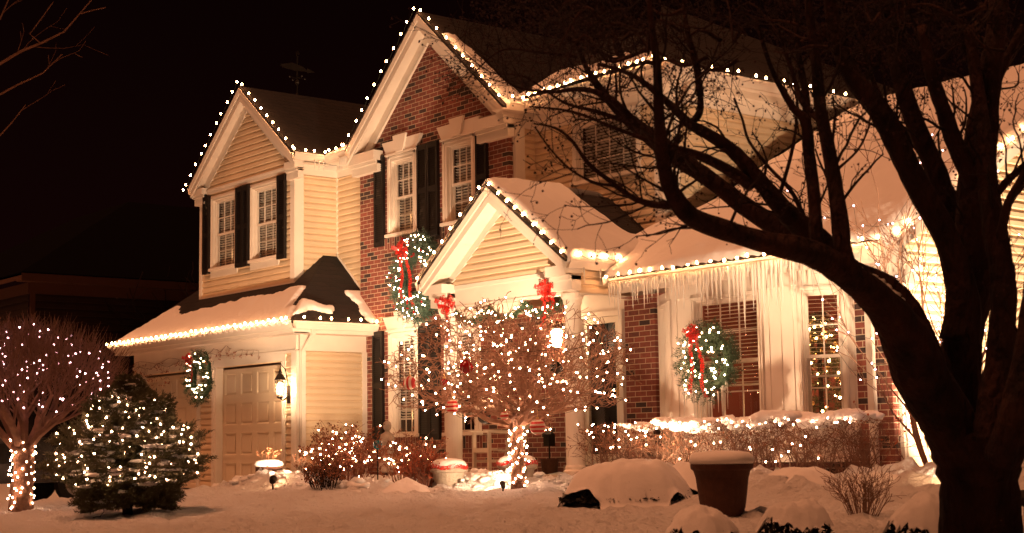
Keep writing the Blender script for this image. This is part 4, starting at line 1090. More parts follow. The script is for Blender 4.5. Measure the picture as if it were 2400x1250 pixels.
for k in range(2600):   # fine upright brush of the clipped crown
    q = rnd.uniform(0, 6.283); r = 1.12 * math.sqrt(rnd.random()); zt_ = g0 + 2.02 - .42 * (r / 1.12) ** 3; x, y = 5.35 + r * math.cos(q), -6.74 + r * math.sin(q)
    z = zt_ - rnd.uniform(.0, .55) * (.4 + .6 * r / 1.12); L = rnd.uniform(.12, .30); d = Vector((math.cos(q) * r * .5 + rnd.gauss(0, .3), math.sin(q) * r * .5 + rnd.gauss(0, .3), 1)).normalized()
    m.tube([(x, y, z), Vector((x, y, z)) + d * L * .5 + Vector((rnd.gauss(0, .012), 0, 0)), Vector((x, y, z)) + d * L], [.0035, .003, .0018], 3, False)
m.build('twigs', M['twig'], vt)
bulbs_on(['violet white lights on the trunk side branches of the left tree', 'violet white lights in the upper crown of the left tree'], [t for t in thin(rnd.sample(crown, len(crown)), .09) if (Vector((t.x, t.y, 0)) - Vector((5.35, -6.74, 0))).length < 1.25], 185, ME_COOL, 'mini lights in the left tree', rnd, .05)
tr = [Vector((5.35 + (.132 + rnd.uniform(-.01, .012)) * math.cos(k * 2.3 + rnd.uniform(-.5, .5)), -6.74 + .135 * math.sin(k * 2.3 + rnd.uniform(-.5, .5)), g0 + .02 + .78 * k / 84 + rnd.uniform(-.03, .03))) for k in range(85)]
light_string('light_string', 'lights wound tightly round the trunk of the left tree', tr, ME_MINI, 'mini lights in the left tree', wr=.002)

# --- spruce with snow and lights
sx_, sy_ = 7.86, -6.61; g0 = ground(sx_, sy_)
sp = tree_root('spruce_tree', (sx_, sy_, g0), 'bushy spruce with snow on its boughs and many small lights in front of the garage')
rnd = random.Random(52); m = MB(); m.tube([(sx_, sy_, g0 - .08), (sx_, sy_, g0 + .9), (sx_, sy_, g0 + 1.42)], [.055, .04, .008], 8); m.build('trunk', M['bark'], sp)
m = MB(); sn = MB(); lt = []
H = 1.33
def prof(t):  # radius of the crown against height fraction
    return interp(t, [0.0, .08, .17, .30, .44, .59, .73, .86, .95, 1.0], [.36, .50, .64, .78, .74, .54, .38, .17, .06, .01])
NB = 640
for k in range(NB):
    t = ((k + rnd.random()) / NB) ** 1.12; z = g0 + .16 + (H - .16) * t + rnd.uniform(-.02, .02); R1 = prof(t) * (1 + .14 * math.sin(t * 26 + 1))
    q = k * 2.39996 + rnd.uniform(-.4, .4); L = R1 * rnd.uniform(.80, 1.03); dirv = Vector((math.cos(q), math.sin(q), 0)); side = Vector((-dirv.y, dirv.x, 0))
    slope = interp(t, [0, .2, .6, 1], [-.12, .05, .22, .5]) + rnd.uniform(-.08, .08); pts = []
    for i in range(7):
        s = i / 6; pts.append(Vector((sx_, sy_, z)) + dirv * (L * s) + side * (.06 * L * math.sin(s * 3 + k)) + Vector((0, 0, L * (slope * s - .30 * s * s + .20 * s ** 4))))
    m.tube(pts, [.010 * (1 - .8 * i / 6) + .002 for i in range(7)], 3, False)
    for i in range(2, 7):
        for sd in (-1, 1):
            for rep in range(2):
                b = pts[i - 1].lerp(pts[i], rnd.random()); tw = (dirv * .9 + side * sd * rnd.uniform(.4, 1.2) + Vector((0, 0, rnd.uniform(-.3, .25)))).normalized()
                needles(m, b, tw, .095 * (1.1 - .5 * i / 6) + .02, 15, rnd, .0042, .5, .034)
    for rep in range(5): needles(m, pts[5].lerp(pts[6], rnd.random()), ((pts[6] - pts[5]).normalized() + side * rnd.uniform(-.8, .8) + Vector((0, 0, rnd.uniform(-.2, .9)))), .10, 20, rnd, .0042, .5, .036)
    if rnd.random() < (.55 if t > .15 else .06):
        i = rnd.choice((3, 4, 5)); c = pts[i]; s_ = rnd.uniform(.04, .10) * (.6 + .4 * (1 - t))
        for j in range(rnd.choice((2, 3, 4))):
            sn.ball(c + dirv * rnd.uniform(-.06, .05) + side * rnd.uniform(-.07, .07) + Vector((0, 0, .022)), s_ * rnd.uniform(.6, 1), 9, 5, (1.3, 1.3, .36), .30, rnd)
    for _ in range(2):
        s = rnd.uniform(.80, 1.0); i = min(5, int(s * 6)); c = pts[i].lerp(pts[i + 1], s * 6 - i); lt.append(c + side * rnd.uniform(-.05, .05) + Vector((0, 0, rnd.uniform(.0, .04))))
m.build('foliage', M['needle'], sp); o = sn.build('snow_clumps', M['snow'], sp, smooth=True)
rnd.shuffle(lt); lt2 = [p for p in thin(lt, .07) if p.z > g0 + .30 and (p - CAM).length < (Vector((sx_, sy_, p.z)) - CAM).length + .15]
bulbs_on(['small lights around the broad lower boughs of the spruce', 'small lights around the narrow upper boughs of the spruce'], lt2, 160, ME_MINI, 'mini lights on the spruce', rnd, .01)
ps = MB()
ps.ball((sx_ - .02, sy_ - .05, g0 + H - .16), .09, 10, 6, (1.2, 1.2, .8), .1, rnd); ps.build('snow_cap', M['snow'], sp, smooth=True)

# --- small spreading tree in the centre
cx_, cy_ = 9.65, -3.02; g0 = ground(cx_, cy_)
ct = tree_root('crabapple_tree', (cx_, cy_, g0), 'small spreading bare tree before the porch covered in lights and ornaments')
rnd = random.Random(63); m = MB(); tips = []; tk = MB()
tk.tube([(cx_, cy_, g0 - .08), (cx_ + .01, cy_, g0 + .3), (cx_ - .01, cy_, g0 + .55), (cx_ - .02, cy_, g0 + .74)], [.085, .07, .068, .085], 10); tk.build('trunk', M['rbark'], ct, smooth=True)
zc = g0 + 1.36
def stop(q, rn):
    d = q - Vector((cx_ - .05, cy_ - .06, zc)); e = math.sqrt((d.x / 1.30) ** 2 + (d.y / 1.30) ** 2 + (d.z / (.66 if d.z > 0 else 1.0)) ** 2)
    if q.z < g0 + .74 + .10 * math.hypot(d.x, d.y): return q.z < g0 + .60 or math.hypot(d.x, d.y) > .5
    return e > 1 + rn.uniform(-.06, .16)
o = dict(seg=.085, bend=.22, up=[.02, .04, .05, .05, .03], kids=[4, 4, 3, 3, 2], spread=.95, lr=.74, rr=.68, minr=.0040, levels=5, stop=stop)
for k in range(13):
    q = k * 6.283 / 11 + rnd.uniform(-.25, .25); e = rnd.uniform(.25, .9)
    grow(m, (cx_ - .02, cy_, g0 + .66), (math.cos(q), math.sin(q), e), rnd.uniform(.030, .042), .80, 0, rnd, tips, o)
m.build('branches', M['twig_lit'], ct)
hv = Vector((fw.x, fw.y, 0)).normalized(); rnd.shuffle(tips); far = [t for t in thin(tips, .055) if ((t.x - cx_) ** 2 + (t.y - cy_) ** 2 > .10) or (t - Vector((cx_, cy_, 0))).dot(hv) < .1]
bulbs_on(['lights on the lowest drooping twigs of the centre tree', 'lights through the middle of the centre tree crown', 'lights along the top of the centre tree crown', 'lights on the uppermost twigs of the centre tree'], far, 300, ME_MINI, 'mini lights in the centre tree', rnd)
tr = [Vector((cx_ + (.085 + rnd.uniform(-.008, .012)) * math.cos(k * 2.2 + rnd.uniform(-.5, .5)), cy_ + .086 * math.sin(k * 2.2 + rnd.uniform(-.5, .5)), g0 + .03 + .74 * k / 88 + rnd.uniform(-.03, .03))) for k in range(89)]
light_string('light_string', 'lights wound densely round the trunk of the centre tree', tr, ME_MINI, 'mini lights in the centre tree', wr=.002)

def ornament(px, py, dep, r, mt, lab, yaw=0):
    c = at(px, py, dep); root = empty('ornament_ball', c, lab, 'ornament', 'ornaments hanging in the centre tree')
    m = MB(); m.ball((0, 0, 0), r, 20, 14)
    b = m.build('glass_ball', mt, smooth=True); b.parent = root; b.rotation_euler = (0, 0, yaw)
    m = MB(); m.lathe(c + Vector((0, 0, r - .004)), [(.016, 0), (.016, .018), (.006, .022)], 8); m.tube([c + Vector((0, 0, r + .015)), c + Vector((0, 0, r + .09))], .002, 4); m.build('cap', M['brass'], root)
ornament(1093, 860, 15.6, .072, M['ball_red'], 'dark red glass ball hanging high in the left part of the tree')
ornament(960, 898, 16.1, .070, M['ball_swirl'], 'ball with vertical red and white swirls before the ground floor window', .6)
ornament(1060, 953, 15.9, .070, M['ball_stripe'], 'ball with red and white bands on a low left bough')
ornament(1260, 1001, 15.7, .082, M['ball_stripe'], 'largest banded red and white ball hanging just right of the trunk')
ornament(1041, 897, 16.3, .045, M['ball_red'], 'small bright red ball left of the dark red one')
ornament(1303, 862, 16.0, .068, M['ball_dark'], 'dark glossy ball in the right part of the crown')
ornament(1135, 978, 16.6, .072, M['ball_dark'], 'dark ball hanging before the rocking chair back')
ornament(1182, 975, 16.2, .045, M['ball_stripe'], 'small banded ball near the fork of the tree')

# --- lit slender shrub tree in front of the right siding
rx_, ry_ = 13.25, -.55; g0 = ground(rx_, ry_)
rtree = tree_root('slender_tree', (rx_, ry_, g0), 'slender many stemmed bare tree with lights against the bright siding')
rnd = random.Random(74); m = MB(); tips = []
o = dict(seg=.16, bend=.10, up=[.10, .08, .06, .04], kids=[5, 4, 3], spread=.7, lr=.55, rr=.6, minr=.004, levels=3)
for k in range(9):
    q = k * .7 + rnd.uniform(-.2, .2); grow(m, (rx_ + .1 * math.cos(q), ry_ + .1 * math.sin(q), g0 - .05), (math.cos(q) * .5, math.sin(q) * .5, 1), rnd.uniform(.016, .026), rnd.uniform(1.3, 2.4), 0, rnd, tips, o)
m.build('stems', M['twig'], rtree)
bulbs_on(['violet white lights on the lower twigs of the slender tree at right', 'violet white lights on the upper twigs of the slender tree at right'], [t for t in thin(rnd.sample(tips, len(tips)), .10) if t.z > g0 + .45], 180, ME_COOL, 'mini lights in the slender tree', rnd)
# second taller bare tree further right with hanging reddish leaves
qx, qy = 17.9, -1.2; g0 = ground(qx, qy)
t2 = tree_root('bare_tree', (qx, qy, g0), 'bare twiggy tree with a few rusty leaves behind the big trunk at the right edge')
rnd = random.Random(75); m = MB(); tips = []
o = dict(seg=.18, bend=.12, up=[.08, .05, .03, .0], kids=[6, 5, 3], spread=.8, lr=.6, rr=.6, minr=.0035, levels=3)
m.tube([(qx, qy, g0 - .1), (qx, qy, g0 + .8)], [.07, .055], 8)
for k in range(8):
    q = k * .8; grow(m, (qx, qy, g0 + .7), (math.cos(q) * .55, math.sin(q) * .55, 1), .03, rnd.uniform(1.2, 1.9), 0, rnd, tips, o)
m.build('branches', M['twig'], t2)
bulbs_on(['violet white lights in the twiggy tree at the right edge'], thin(rnd.sample(tips, len(tips)), .12), 80, ME_COOL, 'mini lights at the right edge', rnd)
m = MB()
for p, d in rnd.sample(tips, 260):
    for j in range(2):
        c = p + Vector((rnd.gauss(0, .03), rnd.gauss(0, .03), rnd.gauss(0, .03))); a = Vector((rnd.gauss(0, 1), rnd.gauss(0, 1), rnd.gauss(0, 1))).normalized() * .022; b = a.orthogonal().normalized() * .014; m.quad(c - a, c + b, c + a, c - b)
m.build('leaves', M['leaf_red'], t2)

# --- big dark foreground tree
BT = empty('large_tree', at(2290, 1290, 8.6), 'massive dark tree with spreading limbs and berried twigs in the right foreground', 'tree')
rnd = random.Random(86); trk = MB(); limb = MB(); tw = MB(); bb = MB(); SP = 3633.0
def limbs(pts, mb=limb, n=10, twigs=1.0, tw0=0.15):
    """pts: (px, py, depth, width in photo px)"""
    P = []; Rr = []
    # smooth the polyline
    q = [(Vector((a, b, 0)), c, d) for a, b, c, d in pts]
    out = []
    for i in range(len(q) - 1):
        p0 = q[max(i - 1, 0)]; p1 = q[i]; p2 = q[i + 1]; p3 = q[min(i + 2, len(q) - 1)]
        for k in range(4):
            t = k / 4
            cr = lambda a, b, c, d: .5 * ((2 * b) + (-a + c) * t + (2 * a - 5 * b + 4 * c - d) * t * t + (-a + 3 * b - 3 * c + d) * t ** 3)
            out.append((cr(p0[0].x, p1[0].x, p2[0].x, p3[0].x), cr(p0[0].y, p1[0].y, p2[0].y, p3[0].y), cr(p0[1], p1[1], p2[1], p3[1]), cr(p0[2], p1[2], p2[2], p3[2])))
    out.append((q[-1][0].x, q[-1][0].y, q[-1][1], q[-1][2]))
    for a, b, c, d in out:
        P.append(at(a, b, c)); Rr.append(max(.002, d * c / SP / 2) * (1 + rnd.uniform(-.06, .06)))
    mb.tube(P, Rr, n, True)
    L = sum((P[i + 1] - P[i]).length for i in range(len(P) - 1))
    cnt = int(L * 6.5 * twigs)
    for k in range(cnt):
        t = rnd.uniform(tw0, 1) * (len(P) - 1); i = min(len(P) - 2, int(t)); b = P[i].lerp(P[i + 1], t - i); dd = (P[i + 1] - P[i]).normalized()
        a = Matrix.Rotation(rnd.uniform(0, 6.283), 3, dd) @ dd.orthogonal().normalized(); s = rnd.uniform(.5, 1.25)
        tips = []
        grow(tw, b, dd * math.cos(s) + a * math.sin(s) + Vector((0, 0, .25)), max(.0028, min(.009, Rr[i] * .35)), rnd.uniform(.14, .50), 0, rnd, tips, dict(seg=.05, bend=.16, up=[.03, .02], kids=[4, 3], spread=1.0, lr=.5, rr=.6, minr=.0014, levels=2))
        for p, d in tips:
            if rnd.random() < .55:
                c = p + Vector((rnd.uniform(-.01, .01), rnd.uniform(-.01, .01), -rnd.uniform(.0, .02))); bb.ball(c, rnd.uniform(.0045, .0075), 5, 4)
# trunk and main forks
limbs([(2300, 1420, 8.5, 260), (2298, 1290, 8.5, 215), (2297, 1180, 8.5, 180), (2290, 1080, 8.5, 195), (2270, 1000, 8.5, 205)], trk, 18, 0)
limbs([(2262, 1060, 8.45, 120), (2215, 975, 8.4, 135), (2160, 885, 8.3, 128), (2125, 800, 8.2, 118), (2080, 730, 8.1, 90), (2020, 670, 8.0, 74), (1960, 625, 7.9, 70), (1890, 590, 7.8, 62), (1800, 570, 7.7, 56), (1700, 540, 7.6, 50), (1620, 508, 7.5, 46), (1575, 450, 7.45, 40), (1555, 380, 7.4, 34), (1545, 280, 7.3, 27), (1540, 160, 7.2, 20), (1525, 40, 7.1, 14), (1515, -60, 7.0, 10)], limb, 12, 1.0, .5)
limbs([(2180, 890, 8.5, 90), (2150, 790, 8.6, 85), (2110, 715, 8.6, 78), (2060, 665, 8.6, 62), (2000, 640, 8.55, 60), (1950, 600, 8.5, 66), (1900, 550, 8.5, 62), (1848, 504, 8.45, 50), (1780, 424, 8.4, 40), (1724, 360, 8.4, 34), (1668, 320, 8.4, 28), (1616, 290, 8.4, 24), (1560, 236, 8.4, 17), (1480, 175, 8.4, 12), (1400, 150, 8.4, 8)], limb, 12, 1.1, .45)
limbs([(1925, 590, 8.6, 52), (1840, 545, 8.7, 50), (1740, 480, 8.8, 44), (1668, 424, 8.8, 40), (1592, 372, 8.9, 44), (1520, 318, 8.9, 40), (1450, 260, 9.0, 26), (1400, 200, 9.0, 18), (1370, 150, 9.0, 12), (1340, 60, 9.0, 8)], limb, 10, 1.1, .3)
limbs([(1760, 435, 8.4, 30), (1700, 395, 8.3, 26), (1640, 366, 8.2, 22), (1590, 350, 8.1, 17), (1520, 330, 8.0, 12), (1440, 300, 8.0, 9), (1340, 262, 8.0, 6), (1240, 250, 8.0, 4)], limb, 7, 1.5, .2)
limbs([(1575, 480, 7.5, 24), (1530, 480, 7.45, 17), (1480, 462, 7.4, 15), (1430, 425, 7.35, 12), (1380, 385, 7.3, 10), (1340, 330, 7.3, 8), (1300, 300, 7.2, 6), (1250, 290, 7.2, 4)], limb, 7, 1.7, .1)
limbs([(1460, 435, 7.4, 10), (1400, 430, 7.35, 7), (1340, 400, 7.3, 6), (1290, 350, 7.3, 5), (1255, 300, 7.3, 4)], limb, 6, 1.6, .2)
limbs([(1640, 225, 8.4, 20), (1632, 150, 8.4, 16), (1610, 70, 8.4, 12), (1600, -20, 8.4, 9)], limb, 7, 1.6, .1)
limbs([(1616, 292, 8.4, 18), (1640, 262, 8.4, 17), (1638, 200, 8.4, 14), (1620, 120, 8.3, 10)], limb, 7, 1.2, .1)
limbs([(1520, 325, 8.9, 24), (1440, 240, 8.8, 17), (1370, 210, 8.8, 12), (1290, 215, 8.8, 8), (1200, 200, 8.8, 5), (1130, 130, 8.8, 4)], limb, 6, 1.8, .2)
limbs([(1480, 290, 8.9, 14), (1400, 262, 8.9, 10), (1320, 240, 8.9, 7), (1230, 180, 8.9, 5), (1150, 170, 8.9, 3.5), (1085, 120, 8.9, 3)], limb, 6, 1.9, .2)
limbs([(2000, 655, 7.9, 50), (1978, 600, 7.9, 44), (1964, 480, 7.95, 38), (1944, 360, 8.0, 34), (1924, 260, 8.0, 30), (1914, 160, 8.0, 26), (1898, 40, 8.0, 20), (1890, -60, 8.0, 16)], limb, 10, 1.0, .2)
limbs([(1940, 620, 8.2, 40), (1916, 580, 8.2, 34), (1908, 460, 8.25, 30), (1896, 360, 8.3, 28), (1888, 285, 8.3, 26), (1860, 255, 8.3, 18), (1835, 215, 8.3, 14), (1804, 150, 8.3, 11), (1770, 40, 8.3, 8)], limb, 8, 1.0, .2)
limbs([(1892, 300, 8.3, 20), (1888, 220, 8.35, 18), (1872, 130, 8.4, 14), (1860, 0, 8.4, 10)], limb, 8, 1.2, .1)
limbs([(1930, 290, 8.0, 20), (1880, 240, 8.1, 14), (1860, 180, 8.2, 11), (1830, 90, 8.2, 8)], limb, 6, 1.2, .1)
limbs([(1900, 560, 8.6, 14), (1880, 500, 8.6, 12), (1852, 445, 8.6, 10), (1800, 390, 8.7, 8), (1755, 330, 8.7, 7), (1740, 280, 8.7, 6), (1720, 230, 8.7, 5)], limb, 6, 1.6, .1)
limbs([(1826, 460, 8.5, 10), (1850, 380, 8.5, 9), (1864, 310, 8.5, 7), (1868, 250, 8.5, 5)], limb, 6, 1.2, .1)
limbs([(1965, 395, 8.0, 8), (2010, 352, 8.0, 6), (2035, 300, 8.0, 5), (2040, 262, 8.0, 4)], limb, 5, 2.0, .1)
limbs([(1975, 560, 7.9, 7), (1950, 500, 7.8, 6), (1940, 430, 7.8, 4), (1925, 390, 7.8, 3)], limb, 5, 1.6, .1)
limbs([(2250, 800, 8.6, 95), (2257, 700, 8.6, 80), (2219, 560, 8.6, 62), (2151, 436, 8.6, 58), (2108, 350, 8.6, 54), (2060, 258, 8.6, 52), (1998, 180, 8.6, 44), (1960, 90, 8.6, 36), (1940, -40, 8.6, 30)], limb, 10, .9, .4)
limbs([(2245, 640, 8.9, 50), (2228, 520, 8.9, 52), (2196, 407, 8.9, 50), (2151, 306, 8.9, 46), (2113, 196, 8.9, 42), (2094, 90, 8.9, 36), (2070, -60, 8.9, 30)], limb, 10, .9, .3)
limbs([(2262, 1010, 8.7, 110), (2252, 900, 8.7, 98), (2255, 800, 8.7, 96), (2270, 700, 8.7, 100), (2285, 600, 8.7, 96), (2286, 450, 8.7, 86), (2300, 320, 8.7, 76), (2315, 200, 8.7, 62), (2334, 80, 8.7, 50), (2345, -60, 8.7, 40)], trk, 14, .8)
limbs([(2285, 430, 8.5, 52), (2240, 340, 8.5, 44), (2215, 270, 8.5, 38), (2185, 180, 8.4, 32), (2160, 60, 8.4, 24)], limb, 8, 1.0, .2)
limbs([(2340, 1030, 8.3, 120), (2338, 950, 8.3, 98), (2345, 860, 8.3, 74), (2350, 756, 8.3, 64), (2352, 660, 8.3, 60), (2335, 560, 8.35, 58), (2318, 450, 8.4, 52), (2305, 330, 8.5, 44), (2290, 200, 8.6, 34), (2270, 60, 8.6, 26)], limb, 12, .7, .5)
limbs([(2350, 1080, 8.1, 90), (2385, 960, 8.0, 80), (2402, 850, 8.0, 62), (2420, 700, 8.0, 50), (2440, 500, 8.0, 40)], limb, 10, .5)
limbs([(2330, 460, 8.4, 22), (2365, 420, 8.3, 19), (2410, 380, 8.2, 16), (2460, 330, 8.2, 12)], limb, 7, 1.2)
limbs([(2345, 560, 8.3, 26), (2362, 480, 8.2, 22), (2400, 410, 8.1, 18), (2450, 300, 8.1, 12)], limb, 7, 1.2)
limbs([(2250, 480, 8.9, 24), (2180, 380, 9.0, 20), (2110, 300, 9.0, 16), (2050, 200, 9.1, 12), (2010, 60, 9.1, 9)], limb, 7, 1.3)
limbs([(2305, 300, 8.7, 30), (2340, 180, 8.8, 24), (2400, 60, 8.8, 20)], limb, 7, 1.4)
# upper tangle reaching left over the roofs
for k in range(84):
    x0 = rnd.uniform(1350, 2380); y0 = rnd.uniform(-40, 150); dx = rnd.uniform(-260, 40); dp = rnd.uniform(7.6, 9.6)
    limbs([(x0, y0, dp, rnd.uniform(9, 16)), (x0 + dx * .35, y0 - rnd.uniform(-25, 50), dp, 8), (x0 + dx * .7, y0 - rnd.uniform(-45, 70), dp + .1, 5), (x0 + dx, y0 - rnd.uniform(-60, 80), dp + .2, 3)], limb, 5, 1.7, .05)
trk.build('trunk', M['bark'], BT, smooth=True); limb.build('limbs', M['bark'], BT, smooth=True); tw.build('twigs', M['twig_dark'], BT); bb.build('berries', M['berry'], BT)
m = MB()   # snow caught on the left limb and in the fork
for a, b, d, r, s in ((2042, 652, 8.3, .035, .8), (2058, 664, 8.3, .042, .8), (2074, 678, 8.3, .045, .8), (2090, 692, 8.3, .045, .8), (2104, 708, 8.3, .042, .8), (2116, 724, 8.3, .04, .8), (2124, 742, 8.3, .035, .8), (2030, 645, 8.3, .028, .8), (2212, 965, 8.5, .09, 1.3), (2222, 985, 8.45, .07, 1.2), (2205, 940, 8.5, .06, 1.2)):
    m.ball(at(a, b, d), r, 12, 8, (1, 1, .8 * s), .15, rnd)
props(m.build('branch_snow', M['snow'], smooth=True), 'snow caught on the thick limb and in the fork of the big dark tree', 'snow', None, 'stuff')

# --- bare branches of a tree off the left edge
TL = empty('bare_tree', at(-420, 1300, 12.5), 'thin bare branches of a tree reaching in at the upper left corner', 'tree'); tl = MB(); tq = MB(); rnd = random.Random(97)
def lim2(pts, tws=1.2):
    P = [at(a, b, c) for a, b, c, d in pts]; tl.tube(P, [max(.002, d * c / SP / 2) for a, b, c, d in pts], 6)
    L = sum((P[i + 1] - P[i]).length for i in range(len(P) - 1))
    for k in range(int(L * tws)):
        t = rnd.uniform(.3, 1) * (len(P) - 1); i = min(len(P) - 2, int(t)); b = P[i].lerp(P[i + 1], t - i); dd = (P[i + 1] - P[i]).normalized(); a = Matrix.Rotation(rnd.uniform(0, 6.283), 3, dd) @ dd.orthogonal().normalized(); s = rnd.uniform(.35, .8)
        grow(tq, b, dd * math.cos(s) + a * math.sin(s), .0035, rnd.uniform(.15, .4), 0, rnd, [], dict(seg=.07, bend=.1, up=[.03], kids=[2, 1], spread=.7, lr=.55, rr=.7, minr=.0016, levels=1))
lim2([(-420, 1400, 12.5, 120), (-400, 900, 12.5, 100), (-360, 500, 12.5, 80), (-300, 200, 12.5, 60)], 0)
lim2([(-370, 420, 12.5, 40), (-200, 230, 12.4, 16), (0, 150, 12.3, 7), (50, 120, 12.3, 6), (100, 100, 12.3, 5), (150, 75, 12.3, 4), (185, 35, 12.3, 3), (215, 0, 12.3, 3)], 1.4)
lim2([(-380, 550, 12.5, 30), (-150, 320, 12.4, 12), (0, 222, 12.3, 5), (40, 200, 12.3, 4), (100, 172, 12.3, 3), (145, 128, 12.3, 2.5)], 1.2)
lim2([(-380, 640, 12.5, 24), (-120, 420, 12.4, 9), (0, 318, 12.3, 3.5), (30, 285, 12.3, 3), (60, 246, 12.3, 2)], .8)
lim2([(190, 32, 12.3, 3), (215, 25, 12.3, 2.5), (248, 18, 12.3, 2)], .5); lim2([(95, 102, 12.3, 3), (70, 80, 12.3, 2.5), (100, 40, 12.3, 2.2), (125, 5, 12.3, 2)], .6); lim2([(-300, 300, 12.5, 20), (-120, 100, 12.4, 8), (0, 45, 12.3, 4), (20, 0, 12.3, 3)], 1)
tl.build('limbs', M['twig'], TL); tq.build('twigs', M['twig'], TL)

# ------------------------------------------------------------------ shrubs and hedge
def leaf_cards(m, c, n, s, rnd, size):
    for k in range(n):
        p = Vector(c) + Vector((rnd.gauss(0, s), rnd.gauss(0, s), rnd.gauss(0, s * .8))); a = Vector((rnd.gauss(0, 1), rnd.gauss(0, 1), rnd.gauss(0, 1))).normalized() * size * rnd.uniform(.6, 1.2); b = a.orthogonal().normalized() * size * .55
        m.quad(p - a, p + b, p + a, p - b)
def twig_shrub(name, label, cx, cy, rx, ry, h, n, seed, mt, leaf=None, leaves=0, cat='shrub', group='bare shrubs along the front bed', lsz=.018, spread=.45, r=.005, snow=0):
    g0 = ground(cx, cy); rnd = random.Random(seed); root = empty(name, (cx, cy, g0), label, cat, group); m = MB(); tips = []
    o = dict(seg=.07, bend=.14, up=[.05, .03], kids=[3, 2], spread=.7, lr=.5, rr=.65, minr=.0018, levels=2)
    for k in range(n):
        q = rnd.uniform(0, 6.283); t = math.sqrt(rnd.random()); x, y = cx + rx * .55 * t * math.cos(q), cy + ry * .55 * t * math.sin(q)
        grow(m, (x, y, ground(x, y) - .02), (math.cos(q) * spread * t, math.sin(q) * spread * t, 1), r, h * rnd.uniform(.5, .85) * (1.05 - .25 * t), 0, rnd, tips, o)
    m.build('stems', mt, root)
    if leaf:
        m = MB()
        for k in range(leaves): leaf_cards(m, rnd.choice(tips)[0], 2, .015, rnd, lsz)
        m.build('leaves', leaf, root)
    return root, tips
s1, tp1 = twig_shrub('shrub', 'wide twiggy shrub full of lights left of the brick front', 6.25, -3.0, .68, .40, .66, 120, 101, M['twig_red'], M['leaf'], 1500)
bulbs_on(['warm lights scattered through the wide twiggy shrub'], [t[0] for t in tp1], 95, ME_MINI, 'mini lights in the front beds', random.Random(5))
s2, tp2 = twig_shrub('shrub', 'smaller lit shrub around the teal ball and the statue', 7.35, -2.85, .42, .34, .55, 70, 102, M['twig'], M['leaf'], 500)
bulbs_on(['warm lights in the smaller shrub beside the teal ball'], [t[0] for t in tp2], 42, ME_MINI, 'mini lights in the front beds', random.Random(6))
twig_shrub('shrub', 'rust red dried shrub left of the near planter', 7.95, -3.05, .26, .22, .42, 110, 103, M['twig_red'], M['leaf_red'], 900, spread=.25, lsz=.014)
twig_shrub('shrub', 'dark low shrub half buried in snow before the wide lit shrub', 6.95, -3.75, .40, .22, .34, 70, 104, M['twig_dark'], M['leaf'], 260)
twig_shrub('shrub', 'fan shaped twiggy shrub beside the big trunk', 15.45, -4.55, .20, .16, .44, 60, 105, M['twig'], None, 0, spread=.7, r=.0035)
twig_shrub('shrub', 'thin bare stems arching against the bright right siding', 14.2, -1.9, .45, .25, .95, 16, 106, M['twig_red'], M['leaf_red'], 40, spread=.9, r=.005)
twig_shrub('shrub', 'dry vine stalks on the garage frieze post', 3.9, -2.2, .2, .15, .3, 16, 107, M['twig'], M['leaf'], 60)

# hedge before the bay window
HG = empty('hedge', (10.0, -.3, .3), 'long clipped bare hedge with snow on top under the bay window', 'hedge'); rnd = random.Random(111); m = MB(); lf = MB(); tips = []
x = 7.85
while x < 12.3:
    for k in range(4):
        y = -.3 + rnd.uniform(-.12, .12); o = dict(seg=.08, bend=.20, up=[.03, .02], kids=[5, 4], spread=1.05, lr=.6, rr=.62, minr=.0024, levels=2, keep=lambda q: Vector((q.x, max(-.62, min(.1, q.y)), min(q.z, .90 + .03 * math.sin(q.x * 7)))))
        grow(m, (x + rnd.uniform(-.05, .05), y, .22), (rnd.gauss(0, .35), rnd.gauss(0, .3), 1), .0085, rnd.uniform(.45, .6), 0, rnd, tips, o)
    x += .13
m.build('branches', M['twig'], HG)
for t in tips:
    if t[0].z > .6 and rnd.random() < .5: leaf_cards(lf, t[0], 2, .015, rnd, .014)
lf.build('leaves', M['leaf'], HG)
m = MB(); x = 8.5
while x < 12.3:
    h = interp(x, [8.4, 8.9, 9.3, 9.5, 9.9, 10.4, 10.7, 11.2, 11.6, 12.3], [.02, .05, .04, .07, .09, .06, .075, .10, .07, .06]) + .02 * rnd.random()
    cl = fbm(x * 3.1, 4, 3) * 1.3 + (x - 8.5) * .09
    for y in (-.50, -.36, -.2, -.06):
        if cl + rnd.uniform(-.15, .15) < .06: continue
        m.ball((x + rnd.uniform(-.03, .03), y + rnd.uniform(-.03, .03), .91 + rnd.uniform(-.02, .015) + .03 * math.sin(x * 7)), rnd.uniform(.45, 1.15) * h, 9, 6, (1.3, 1.3, .8), .28, rnd)
    x += .05
o = m.build('hedge_snow', M['snow'], smooth=True); props(o, 'clumpy snow lying along the clipped hedge top', 'snow', None, 'stuff')
top = [Vector((7.9 + 4.3 * (k / 59) + rnd.uniform(-.05, .05), -.60 + rnd.uniform(-.06, .03), .88 + rnd.uniform(-.07, .06))) for k in range(60)]
light_string('light_string', 'lights along the snowy top of the hedge', top, ME_MINI, 'mini lights in the front beds', wr=.002)
low = [Vector((8.6 + rnd.uniform(-.6, .8), -.62, rnd.uniform(.6, .85))) for k in range(14)] + [Vector((10.9 + rnd.uniform(-.8, .8), -.6, rnd.uniform(.4, .75))) for k in range(14)] + [Vector((9.9 + rnd.uniform(-.3, .3), -.6, rnd.uniform(.35, .7))) for k in range(9)]
low.sort(key=lambda p: p.x)
light_string('light_string', 'a few lights hanging low on the hedge front', low, ME_MINI, 'mini lights in the front beds', wr=.002, sag=.05)

